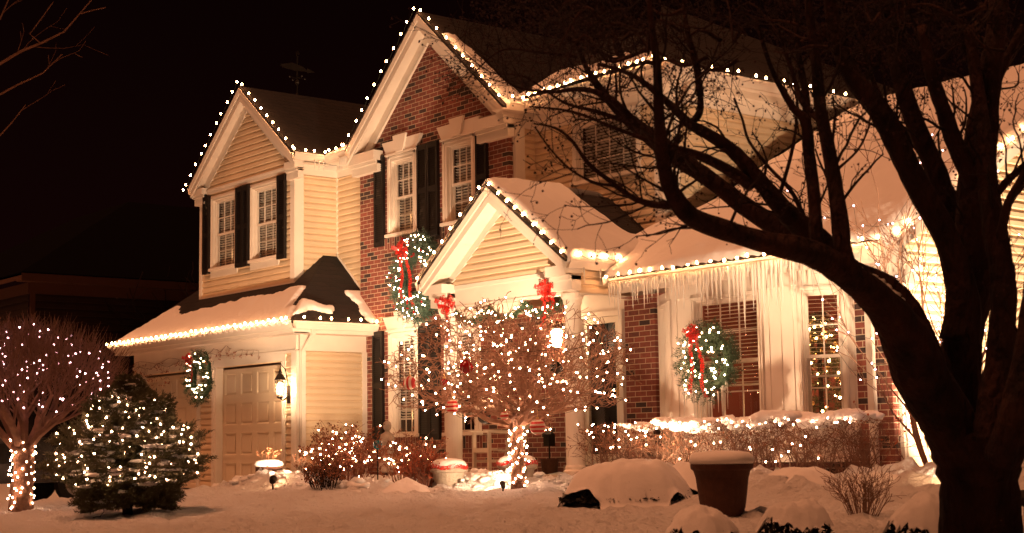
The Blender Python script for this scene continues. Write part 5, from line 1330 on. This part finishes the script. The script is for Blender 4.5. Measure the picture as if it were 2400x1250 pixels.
# snow covered evergreen bushes
def snow_bush(px, py, dep, rx, ry, h, seed, label, gaps=((-1.9, .5),), sq=2.6):
    """a mound of snow that reaches the ground except where dark foliage shows in a few ragged gaps (angle from the viewer's right, half width)"""
    c = at(px, py, dep); g0 = c.z - .02; rnd = random.Random(seed); c.z = g0
    root = empty('snowy_bush', c, label, 'bush', 'snow capped evergreen bushes'); f = MB(); s = MB()
    vx = rt.copy(); vx.z = 0; vx.normalize(); vy = Vector((-vx.y, vx.x, 0))
    lump = lambda q, t: 1 + .13 * fbm(math.cos(q) * 1.7 + seed, math.sin(q) * 1.7, 2) + .05 * fbm(math.cos(q) * 6 + seed, math.sin(q) * 6 + t * 3, 2)
    def top(q, t): return h * (1 - t ** sq) * (1 + .26 * fbm(t * math.cos(q) * 1.9 + seed, t * math.sin(q) * 1.9, 3) + .08 * fbm(t * math.cos(q) * 7 + seed, t * math.sin(q) * 7, 2))
    def lift(q):
        v = 0
        for g, w, *am in gaps:
            d = abs((q - g + math.pi) % (2 * math.pi) - math.pi)
            if d < w: v = max(v, (1 - (d / w) ** 2) * h * (am[0] if am else .34) * max(.1, 1 + .55 * fbm(q * 4 + seed, 3, 2) + .35 * fbm(q * 15, seed, 2)))
        return v
    for k in range(int(1700 * rx * ry / .12)):
        q = rnd.uniform(0, 6.283); t = .99 * rnd.uniform(0, 1) ** .35; z = rnd.uniform(0, 1) * max(.03, top(q, t) - .03); z = min(z, h * .66)
        p = c + vx * (rx * t * math.cos(q)) + vy * (ry * t * math.sin(q)) + Vector((0, 0, z)); a = Vector((rnd.gauss(0, 1), rnd.gauss(0, 1), rnd.gauss(0, .8))).normalized() * .026; b = a.orthogonal().normalized() * .010; f.quad(p - a, p + b, p + a, p - b)
    f.build('foliage', M['leaf_dark'], root)
    nA, nR = 96, 22; vs = []
    for j in range(nR + 1):
        for i in range(nA):
            q = i / nA * 6.2832; t = 1.10 * j / nR; L = 1 + (lump(q, t) - 1) * t; z = top(q, min(t, 1)) - (.06 if t > 1 else 0)
            lf = lift(q); tt = min(t, 1.0)
            if lf > 0 and z < lf: z = lf + rnd.uniform(-.004, .004); tt = min(tt, (1 - lf / h) ** (1 / sq) * 1.02)
            vs.append(c + vx * (rx * (tt if lf > 0 else t) * L * math.cos(q)) + vy * (ry * (tt if lf > 0 else t) * L * math.sin(q)) + Vector((0, 0, z)))
    n0 = nR * nA
    for i in range(nA):
        p = vs[n0 + i]; k = .88 if lift(i / nA * 6.2832) > 0 else .99; vs.append(Vector((c.x + (p.x - c.x) * k, c.y + (p.y - c.y) * k, p.z + (.02 if k < .9 else -.05))))
    s.add(vs, [(j * nA + i, j * nA + (i + 1) % nA, (j + 1) * nA + (i + 1) % nA, (j + 1) * nA + i) for j in range(nR + 1) for i in range(nA)])
    s.build('snow_cap', M['snow'], root, smooth=True); return root
snow_bush(1470, 1168, 13.6, .60, .45, .33, 201, 'wide bush buried under a thick snow dome behind the brown urn', ((-2.5, .5), (-.8, .2)), 4.6)
snow_bush(1640, 1145, 13.9, .42, .38, .26, 205, 'low snow covered bush right of the snow dome, dark leaves showing', ((-2.2, .5),), 2.4)
snow_bush(1645, 1280, 9.8, .27, .25, .26, 202, 'left of the three snow capped bushes at the bottom edge', ((-1.5, 9, .42),), 3.0)
snow_bush(1866, 1272, 9.6, .28, .26, .27, 203, 'middle of the three snow capped bushes at the bottom edge', ((-1.5, 9, .52),), 3.0)
snow_bush(2172, 1282, 9.2, .29, .26, .29, 204, 'snow capped bush in front of the big dark trunk', ((-1.5, 9, .50),), 3.0)
snow_bush(955, 1165, 17.0, .36, .25, .20, 206, 'small snow clotted bush in front of the rust red shrub', ((-2.0, .35), (-1.0, .4)), 2.2)
snow_bush(2060, 1165, 12.4, .42, .3, .22, 207, 'low snow drifted bush left of the big trunk', (), 2.2)
snow_bush(1875, 1160, 13.4, .50, .35, .26, 208, 'broad snow mound of buried plants right of the urn', (), 2.2)

# ------------------------------------------------------------------ pots, chair, statue and other garden things
c = at(1695, 1210, 11.7); g0 = ground(c.x, c.y); ur = empty('garden_urn', (c.x, c.y, g0), 'tall brown tapered urn capped with a slab of snow in the foreground', 'urn')
m = MB(); m.lathe((c.x, c.y, g0 - .04), [(.13, 0), (.15, .03), (.17, .10), (.185, .20), (.20, .32), (.215, .37), (.235, .385), (.24, .42), (.215, .42), (.2, .40)], 32); m.build('pot', M['urn'], ur, smooth=False, bevel=.004)
m = MB(); m.lathe((c.x, c.y, g0 + .372), [(.05, -.02), (.225, .0), (.243, .02), (.247, .045), (.235, .075), (.205, .095), (.13, .105), (.04, .11), (.004, .11)], 32); m.build('snow_cap', M['snow'], ur, smooth=True)

def planter(px, py, dep, s, label):
    c = at(px, py, dep); g0 = ground(c.x, c.y) - .03; r = empty('stone_planter', (c.x, c.y, g0), label, 'planter', 'stone planters beside the porch step')
    m = MB(); m.lathe((c.x, c.y, g0), [(.145 * s, 0), (.15 * s, .02), (.165 * s, .06), (.182 * s, .13), (.186 * s, .15), (.212 * s, .165), (.222 * s, .19), (.212 * s, .205), (.20 * s, .205)], 24); m.build('pot', M['stone'], r)
    m = MB(); rn = random.Random(int(px)); pts = []
    for k in range(25):
        q = k / 24 * 6.2832; pts.append(Vector((c.x + .222 * s * math.cos(q), c.y + .222 * s * math.sin(q), g0 + .215 + .015 * math.sin(q * 5 + px))))
    for j in range(24): 
        a, b = pts[j], pts[j + 1]; m.quad(a + Vector((0, 0, -.022)), b + Vector((0, 0, -.018)), b + Vector((0, 0, .028)), a + Vector((0, 0, .024)))
    for j in range(10): leaf_cards(m, pts[rn.randrange(24)], 3, .02, rn, .02)
    m.build('red_garland', M['ribbon'], r)
    m = MB(); m.lathe((c.x, c.y, g0 + .212), [(.04, -.02), (.20 * s, .0), (.21 * s, .025), (.185 * s, .065), (.14 * s, .09), (.07, .10), (.005, .104)], 24); m.build('snow_cap', M['snow'], r, smooth=True)
planter(1052, 1132, 17.6, 1.0, 'stone planter with red trim and snow left of the rocking chair')
planter(1213, 1134, 18.4, 1.12, 'stone planter with red trim and snow behind the lit trunk')

# snow covered low bin by the garage
c = at(630, 1128, 20.8); g0 = ground(c.x, c.y); r = empty('low_planter', (c.x, c.y, g0), 'low dark planter box topped with snow and dead stems near the garage', 'planter')
m = MB(); m.box(-.15, .15, -.12, .12, -.05, .08, lambda a, b, z: Vector((c.x + a, c.y + b, g0 + z))); m.build('box', M['urn'], r)
m = MB(); m.lathe((c.x, c.y, g0 + .07), [(.17, 0), (.20, .025), (.185, .065), (.13, .09), (.01, .10)], 20); m.build('snow_cap', M['snow'], r, smooth=True)
m = MB(); rn = random.Random(4); tps = []
for k in range(9): grow(m, (c.x + rn.uniform(-.1, .1), c.y + rn.uniform(-.1, .1), g0 + .13), (rn.gauss(0, .3), rn.gauss(0, .3), 1), .003, .13, 0, rn, tps, dict(seg=.04, bend=.2, up=[.02], kids=[2], spread=.7, lr=.5, rr=.7, minr=.0015, levels=1))
for t in tps: leaf_cards(m, t[0], 2, .01, rn, .016)
m.build('dead_stems', M['leaf'], r)

# rocking chair on the porch
def wbox(m, p, q, wdt, th, upv):
    p, q = Vector(p), Vector(q); d = (q - p).normalized(); s = d.cross(Vector(upv)).normalized(); t = s.cross(d)
    vs = [e + s * a + t * b for e in (p, q) for a, b in ((-wdt / 2, -th / 2), (wdt / 2, -th / 2), (wdt / 2, th / 2), (-wdt / 2, th / 2))]
    m.add(vs, [(0, 1, 2, 3), (7, 6, 5, 4)] + [(i, (i + 1) % 4, 4 + (i + 1) % 4, 4 + i) for i in range(4)])
RC = empty('rocking_chair', (4.95, .40, .27), 'white slatted rocking chair on the porch behind the centre tree', 'chair')
def CW(a, f, z):    # a across, f forward (towards the street), z up ; chair turned a little to the right
    A = R(-12); u = Vector((math.cos(A), math.sin(A), 0)); n = Vector((math.sin(A), -math.cos(A), 0)); return Vector((4.95, .40, .27)) + (u * a + n * f + Vector((0, 0, z))) * .93
m = MB()
for k in range(7): wbox(m, CW(-.24, .26 - k * .078, .405 - k * .008), CW(.24, .26 - k * .078, .405 - k * .008), .07, .018, (0, 0, 1))
wbox(m, CW(-.27, .30, .38), CW(.27, .30, .38), .06, .03, (0, 1, 0)); m.build('seat', M['wood_white'], RC)
m = MB()
for k in range(7): wbox(m, CW(-.20 + k * .0667, -.24, .44), CW(-.20 + k * .0667, -.40, 1.08), .04, .014, (0, 1, .2))
wbox(m, CW(-.26, -.41, 1.09), CW(.26, -.41, 1.09), .03, .08, (0, 0, 1)); wbox(m, CW(-.26, -.24, .50), CW(.26, -.24, .50), .025, .07, (0, 0, 1)); m.build('backrest', M['wood_white'], RC)
for s in (-1, 1):
    m = MB(); wbox(m, CW(s * .27, .30, .03), CW(s * .27, .30, .66), .05, .04, (1, 0, 0)); m.build('leg', M['wood_white'], RC)
    m = MB(); wbox(m, CW(s * .27, -.20, .03), CW(s * .27, -.42, 1.10), .05, .035, (1, 0, 0)); m.build('leg', M['wood_white'], RC)
    m = MB(); wbox(m, CW(s * .275, .38, .675), CW(s * .275, -.30, .655), .085, .025, (0, 0, 1)); m.build('armrest', M['wood_white'], RC)
    m = MB(); pr = [CW(s * .27, .45 - .95 * t, .012 + .09 * (2 * t - .95) ** 2) for t in [i / 10 for i in range(11)]]
    for a, b in zip(pr, pr[1:]): wbox(m, a, b, .035, .035, (0, 0, 1))
    m.build('rocker', M['wood_white'], RC)
    m = MB(); wbox(m, CW(s * .27, .30, .22), CW(s * .27, -.24, .22), .03, .03, (0, 0, 1)); m.build('stretcher', M['wood_white'], RC)

# boot scraper / watering cans by the door : dark pots on the porch
m = MB(); c = at(1280, 1085, 21.0); x, y = c.x, c.y
pr_ = empty('flower_pot', (5.35, 1.0, .27), 'dark pot with metal lantern standing by the brick wall near the door', 'pot')
m.lathe((5.35, 1.0, .27), [(.09, 0), (.11, .03), (.13, .2), (.14, .22), (.12, .22)], 14); m.build('pot', M['urn'], pr_)
m = MB(); m.tube([(5.35, 1.0, .49), (5.35, 1.0, .69)], .012, 6); m.box(5.29, 5.41, .94, 1.06, .67, .84); m.lathe((5.35, 1.0, .84), [(.08, 0), (.02, .06), (.005, .08)], 6); m.build('lantern_top', M['iron'], pr_)

# garden statue and gazing ball
c = at(908, 1104, 20.5); g0 = c.z - .02; st = empty('garden_statue', (c.x, c.y, g0), 'pale robed garden figure standing in front of the ground floor window', 'statue')
m = MB(); m.lathe((c.x, c.y, g0), [(.13, 0), (.13, .03), (.115, .05), (.10, .22), (.085, .36), (.10, .44), (.085, .50), (.035, .53), (.032, .55), (.052, .58), (.058, .62), (.045, .66), (.012, .68)], 18)
m.build('figure', M['stone'], st, smooth=True)
m = MB()
for s in (-1, 1): m.tube([(c.x + s * .09, c.y, g0 + .47), (c.x + s * .10, c.y - .04, g0 + .38), (c.x + s * .02, c.y - .10, g0 + .42)], [.028, .024, .016], 7)
m.build('arms', M['stone'], st, smooth=True)
c = at(885, 1043, 18.9); gb = empty('gazing_ball', c, 'shiny teal glass ball among the lit twigs', 'ornament')
m = MB(); m.ball(c, .058, 20, 14); m.build('glass_ball', M['ball_teal'], gb, smooth=True); m = MB(); m.tube([c + Vector((0, 0, -.05)), Vector((c.x, c.y, ground(c.x, c.y) - .05))], .008, 6); m.build('stake', M['iron'], gb)

# ------------------------------------------------------------------ floodlights
def flood(px, py, dep, tgt, watts, size, blend, label, col=(1, .66, .40), pos=None, body=True, rad=.04, extra=(), k=1.0):
    c = Vector(pos) if pos else at(px, py, dep); g0 = ground(c.x, c.y); p = Vector((c.x, c.y, g0 + .03 + .07 * k)); tgt = Vector(tgt); d = (tgt - p).normalized()
    if body:
        root = empty('floodlight', (p.x, p.y, g0), label, 'floodlight', 'small floodlights staked in the snow')
        m = MB(); m.lathe(p - d * .06, [(.02 * k, -.01), (.035 * k, .0), (.045 * k, .05), (.052 * k, .085), (.046 * k, .085), (.04 * k, .06)], 12, d); m.build('housing', M['iron'], root)
        m = MB(); m.tube([p - d * .04, (p.x, p.y, g0 - .05)], .01, 5); m.build('stake', M['iron'], root)
        m = MB(); m.lathe(p + d * .01, [(.036 * k, -.01), (.038 * k, 0), (.002, .006)], 12, d); m.build('lens', M['lampglow'], root)
    for (tt, ww, ss, bl) in ((tgt, watts, size, blend),) + tuple(extra):
        l = bpy.data.lights.new('flood_lamp', 'SPOT'); l.energy = ww; l.color = col; l.spot_size = R(ss); l.spot_blend = bl; l.shadow_soft_size = rad
        dd = (Vector(tt) - p).normalized(); q = bpy.data.objects.new('flood_lamp', l); COL.objects.link(q); q.location = p + d * .09; q.rotation_euler = dd.to_track_quat('-Z', 'Y').to_euler()
flood(640, 1140, 19.2, (-.2, 1.1, 3.0), 2400, 38, .8, 'floodlight near the garage lighting the side wall and brick', extra=(((-2.6, .66, 4.8), 1100, 34, .9), ((-1.6, 0, 1.9), 900, 22, .9), ((6.15, -3.0, .55), 55, 44, 1)))
flood(1178, 1122, 16.6, (2.0, 1.35, 5.4), 3000, 44, .8, 'floodlight beside the centre tree base aimed at the brick gable', extra=(((5.6, -.2, 3.8), 240, 44, .9), ((4.9, .4, .85), 260, 18, .8), ((cx_ - .9, cy_ + .1, 1.8), 14, 46, 1), ((8.0, -2.6, .42), 90, 105, 1)), k=.6)
flood(0, 0, 0, (9.5, .5, 2.0), 300, 110, .9, 'added floodlight by the hedge to brighten the bay window', pos=(9.5, -1.5, .3), k=.6)  # no lamp known here, added to light the bay front
flood(0, 0, 0, (1.9, 1.35, 3.1), 1300, 50, .9, 'floodlight close to the brick wall under the large wreath', pos=(3.5, -1.0, .3))
flood(2212, 1172, 11.9, (13.4, -1.0, 1.0), 60, 70, .8, 'floodlight beside the big trunk in the snow')
flood(2398, 1140, 9.9, (6.93, 4.6, 5.3), 5200, 24, .7, 'added floodlight at the right edge of the picture to brighten the upper side wall')  # extra lamp added only to light the upper side wall
flood(2402, 1130, 15.5, (11.57, 3.4, 2.0), 4200, 92, .6, 'floodlight at the right edge washing the right siding')

# ------------------------------------------------------------------ indoor tree and curtain
it = empty('indoor_tree', (9.97, 1.52, .45), 'decorated indoor tree seen through the right bay window', 'tree'); rn = random.Random(301); m = MB()
for k in range(900):
    t = rn.random(); z = .5 + 1.75 * t; r = (.62 * (1 - t) + .06) * math.sqrt(rn.random()); q = rn.uniform(0, 6.283); needles(m, Vector((9.97 + r * math.cos(q), 1.52 + r * math.sin(q), z)), Vector((math.cos(q), math.sin(q), .1)), .10, 12, rn, .005, .6, .06)
m.build('foliage', M['needle'], it); m = MB(); m.tube([(9.97, 1.52, .44), (9.97, 1.52, 2.2)], .03, 6); m.build('trunk', M['bark'], it)
pts = []
for k in range(90):
    t = k / 89; r = .66 * (1 - t) + .06; q = k * .75; pts.append(Vector((9.97 + r * math.cos(q), 1.52 + r * math.sin(q), .6 + 1.6 * t)))
light_string('light_string', 'warm lights spiralling round the indoor tree', pts, ME_SMALL, 'lights on the indoor tree', wr=.003)
m = MB()
for k in range(40):
    t = rn.random(); r = .62 * (1 - t) + .08; q = rn.uniform(0, 6.283); m.ball((9.97 + r * math.cos(q), 1.52 + r * math.sin(q), .6 + 1.6 * t), .035, 10, 7)
m.build('baubles', M['brass'], it, smooth=True)
m = MB(); n = 60
for i in range(n):
    a, b = i / n, (i + 1) / n; y0, y1 = 1.05 + 1.5 * a, 1.05 + 1.5 * b; x0, x1 = 11.25 + .03 * math.sin(a * 70), 11.25 + .03 * math.sin(b * 70); m.quad(Vector((x0, y0, .5)), Vector((x1, y1, .5)), Vector((x1, y1, 2.5)), Vector((x0, y0, 2.5)))
for i in range(n):
    a, b = i / n, (i + 1) / n; x0, x1 = 9.6 + 1.6 * a, 9.6 + 1.6 * b; y0, y1 = 2.75 + .03 * math.sin(a * 60), 2.75 + .03 * math.sin(b * 60); m.quad(Vector((x0, y0, .5)), Vector((x1, y1, .5)), Vector((x1, y1, 2.5)), Vector((x0, y0, 2.5)))
props(m.build('curtain', M['curtain'], smooth=True), 'red curtain inside the room behind the bay window', 'curtain')
rl = bpy.data.lights.new('room_fill', 'POINT'); rl.energy = 90; rl.color = (1, .5, .25); rl.shadow_soft_size = .15; ro = bpy.data.objects.new('room_fill', rl); COL.objects.link(ro); ro.location = (8.6, 2.4, 1.6)  # fill light added to brighten the room behind the bay
# lamp body added indoors to carry the light that brightens the room
tl_ = empty('added_lamp', (8.6, 2.4, .45), 'lamp added to brighten the room behind the bay window', 'lamp'); m = MB(); m.lathe((8.6, 2.4, .45), [(.12, 0), (.03, .05), (.03, .95), (.02, 1.0)], 12); m.build('lamp_stand', M['brass'], tl_)
m = MB(); m.lathe((8.6, 2.4, 1.42), [(.17, 0), (.10, .20)], 16); m.build('lamp_shade', M['blind'], tl_)

# ------------------------------------------------------------------ weathervane
wv = empty('weathervane', (-2.98, 1.75, 7.42), 'dark metal weathervane standing on the ridge behind the siding gable', 'weathervane'); x, y = -2.98, 1.75
m = MB(); m.tube([(x, y, 7.38), (x, y, 8.28)], .018, 6); m.lathe((x, y, 7.42), [(.07, 0), (.05, .05), (.02, .12)], 8); m.ball((x, y, 7.75), .05, 8, 6); m.build('pole', M['iron'], wv)
m = MB()
for d in ((1, 0), (0, 1), (-1, 0), (0, -1)): m.tube([(x, y, 7.84), (x + d[0] * .16, y + d[1] * .16, 7.84)], .008, 4); m.ball((x + d[0] * .17, y + d[1] * .17, 7.84), .02, 6, 4)
m.build('cross_arms', M['iron'], wv)
A = Vector((.62, .70, -.22)).normalized(); up1 = Vector((0, 0, 1)); c = Vector((x, y, 8.02))
m = MB(); m.tube([c - A * .34, c + A * .34], .010, 5); m.poly([c + A * .34, c + A * .20 + up1 * .05, c + A * .20 - up1 * .05], Vector((.01, -.01, 0)))
m.poly([c - A * .34 + up1 * .02, c - A * .1 + up1 * .10, c + A * .12 + up1 * .06, c + A * .22 - up1 * .02, c - A * .05 - up1 * .05, c - A * .30 - up1 * .03], Vector((.012, -.012, 0))); m.build('arrow', M['iron'], wv)
m = MB(); m.poly([Vector((x - .05, y, 8.28)), Vector((x + .05, y, 8.30)), Vector((x + .02, y, 8.38)), Vector((x - .06, y, 8.36))], (0, .012, 0)); m.build('finial', M['iron'], wv)

# ------------------------------------------------------------------ parked car on the driveway
CR = empty('parked_car', (-.9, -5.2, -.08), 'black car parked on the driveway behind the left tree', 'car'); bz = -.08
side = [(-2.25, .32), (-2.28, .62), (-2.15, .80), (-1.35, .93), (-1.05, .97), (-.45, 1.36), (.15, 1.46), (.85, 1.42), (1.55, 1.12), (1.95, 1.02), (2.22, .95), (2.28, .60), (2.24, .34)]
m = MB(); W_ = .86
def CV(f, s, z): return Vector((-.9 + s, -5.2 + f, bz + z))
secs = []
for s, k in ((-W_, .93), (-W_ * .97, 1.0), (0, 1.012), (W_ * .97, 1.0), (W_, .93)):
    secs.append([CV(f, (s if z < .98 else s * (1 - .22 * (z - .98) / .48)), z * (k if z > .9 else 1)) for f, z in side])
n = len(side); m.v = [p for sc in secs for p in sc]; m.f = [(i * n + j, i * n + (j + 1) % n, (i + 1) * n + (j + 1) % n, (i + 1) * n + j) for i in range(4) for j in range(n)] + [tuple(range(n)), tuple(reversed(range(4 * n, 5 * n)))]; m.fm = [0] * len(m.f)
m.build('body', M['car'], CR, smooth=False, bevel=.03)
for s in (-1, 1):
    m = MB(); g_ = lambda f, z: CV(f, s * (W_ * (1 - .22 * (z - .98) / .48) + .012 if z > .98 else W_ + .012), z)
    for pl_ in ([(-.92, .99), (-.42, 1.30), (-.02, 1.36), (-.02, .99)], [(.04, .99), (.04, 1.37), (.72, 1.33), (.72, .99)], [(.78, .99), (.78, 1.32), (1.35, 1.10), (1.45, .99)]): m.add([g_(*p) for p in pl_], [(0, 1, 2, 3)])
    m.build('side_windows', M['car_glass'], CR)
    m = MB(); m.box(-.03, .03, -.012, .02, -.02, .03, lambda a, b, c_: CV(.45 + a * 3, s * (W_ + b), .86 + c_ * .4)); m.build('door_handle', M['alu'], CR)
    m = MB(); m.box(-.06, .06, 0, .16, -.05, .05, lambda a, b, c_: CV(-.85 + a, s * (W_ + b), 1.0 + c_)); m.build('wing_mirror', M['car'], CR, bevel=.01)
    for f in (-1.42, 1.40):
        w_ = MB(); w_.lathe(CV(f, s * (W_ - .17), .31), [(.20, 0), (.31, .01), (.315, .17), (.22, .185), (.2, .17)], 24, (s, 0, 0)); wh = w_.build('wheel', M['rubber'], CR); q_ = MB(); q_.lathe(CV(f, s * (W_ - .01), .31), [(.06, .02), (.20, .015), (.205, 0)], 16, (s, 0, 0)); q_.build('rim', M['alu'], wh)
    m = MB(); m.box(-.02, .02, -.14, .14, -.05, .05, lambda a, b, c_: CV(-2.25 + a, s * .62 + b, .70 + c_)); m.build('headlight', M['car_glass'], CR, bevel=.01)
    m = MB(); m.box(-.02, .02, -.14, .14, -.05, .05, lambda a, b, c_: CV(2.25 + a, s * .62 + b, .80 + c_)); m.build('tail_light', M['ball_red'], CR, bevel=.01)

# ------------------------------------------------------------------ neighbouring house and dark trees
nh = empty('neighbour_house', (-24, 9, 0), 'unlit house with a hipped roof in the dark at far left', 'house')
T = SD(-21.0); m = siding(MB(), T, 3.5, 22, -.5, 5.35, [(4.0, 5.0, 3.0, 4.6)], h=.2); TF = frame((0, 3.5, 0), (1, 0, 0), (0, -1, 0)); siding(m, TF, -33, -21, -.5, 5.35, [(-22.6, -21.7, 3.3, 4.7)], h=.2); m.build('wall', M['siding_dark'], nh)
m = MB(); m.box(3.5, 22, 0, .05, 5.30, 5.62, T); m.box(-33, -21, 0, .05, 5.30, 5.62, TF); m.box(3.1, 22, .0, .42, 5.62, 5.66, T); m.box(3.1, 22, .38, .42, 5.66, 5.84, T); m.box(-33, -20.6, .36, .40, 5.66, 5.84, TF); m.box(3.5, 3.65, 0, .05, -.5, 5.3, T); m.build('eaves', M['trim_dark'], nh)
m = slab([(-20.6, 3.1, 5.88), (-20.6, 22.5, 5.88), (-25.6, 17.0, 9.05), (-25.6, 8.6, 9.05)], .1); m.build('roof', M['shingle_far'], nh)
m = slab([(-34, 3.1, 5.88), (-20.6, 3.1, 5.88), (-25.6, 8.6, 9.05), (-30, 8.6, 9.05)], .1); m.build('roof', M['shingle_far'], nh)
m = MB(); m.box(4.0, 5.0, -.05, -.03, 3.0, 4.6, T); m.box(-22.6, -21.7, -.05, -.03, 3.3, 4.7, TF); m.build('window', M['room'], nh)
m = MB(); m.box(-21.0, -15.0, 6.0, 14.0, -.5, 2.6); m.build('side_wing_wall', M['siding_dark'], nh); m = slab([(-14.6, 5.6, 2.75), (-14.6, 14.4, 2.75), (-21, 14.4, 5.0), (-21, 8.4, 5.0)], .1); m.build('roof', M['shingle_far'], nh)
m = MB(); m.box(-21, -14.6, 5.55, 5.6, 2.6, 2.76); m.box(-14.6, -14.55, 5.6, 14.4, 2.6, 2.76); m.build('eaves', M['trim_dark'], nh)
for i, (px, py, dep, h, lab) in enumerate(((410, 980, 46, 7.4, 'dark bare tree behind the left end of the house'), (345, 980, 50, 6.8, 'lower dark tree beside the neighbour roof'))):
    c = at(px, py, dep); r = empty('background_tree', (c.x, c.y, 0), lab, 'tree', 'dark trees behind the houses'); rn = random.Random(400 + i); m = MB(); tps = []
    m.tube([(c.x, c.y, -.5), (c.x, c.y, h * .45)], [.2, .12], 6); m.build('trunk', M['twig_dark'], r); m = MB()
    for k in range(10): grow(m, (c.x, c.y, h * rn.uniform(.25, .5)), (math.cos(k * .7), math.sin(k * .7), 1.2), .07, h * .28, 0, rn, tps, dict(seg=.4, bend=.15, up=[.05], kids=[4, 4], spread=.8, lr=.6, rr=.6, minr=.012, levels=2))
    m.build('crown', M['twig_dark'], r)
# driveway of snow is part of the ground; stray cord by the spruce
c0 = at(250, 1165, 15.3); m = MB(); pts = []
for i in range(9): a = at(250 - 4 * i + (6 if i % 2 else 0), 1165 + i * 7, 15.3); a.z = ground(a.x, a.y) + .02 + max(0, .2 - i * .05); pts.append(a)
m.tube(pts, .004, 5); props(m.build('extension_cord', M['wire']), 'loose dark cord trailing from the spruce onto the snow', 'cord')

# creeping vine along the garage frieze
vn = empty('creeping_vine', (-4.5, -.02, 2.3), 'thin bare vine with small red leaves along the garage frieze', 'vine'); rn = random.Random(501); m = MB(); lf = MB()
for (x0, x1, z0, z1) in ((-6.2, -1.2, 2.42, 2.40), (-6.2, -3.0, 2.30, 2.36), (-5.9, -4.6, 2.20, 2.05), (-3.9, -2.2, 2.44, 2.52)):
    pts = []; n = 26
    for i in range(n + 1):
        t = i / n; pts.append(Vector((x0 + (x1 - x0) * t, -.06 - rn.uniform(0, .02), z0 + (z1 - z0) * t + .03 * math.sin(t * 23) + rn.uniform(-.02, .02))))
    m.tube(pts, .004, 4)
    for p in pts:
        if rn.random() < .6:
            q = p + Vector((rn.uniform(-.05, .05), -.03, -rn.uniform(.04, .15))); m.tube([p, (p + q) / 2 + Vector((.02, 0, 0)), q], .0025, 3)
            leaf_cards(lf, q, 4, .02, rn, .018)
m.build('stems', M['twig'], vn); lf.build('leaves', M['leaf_red'], vn)
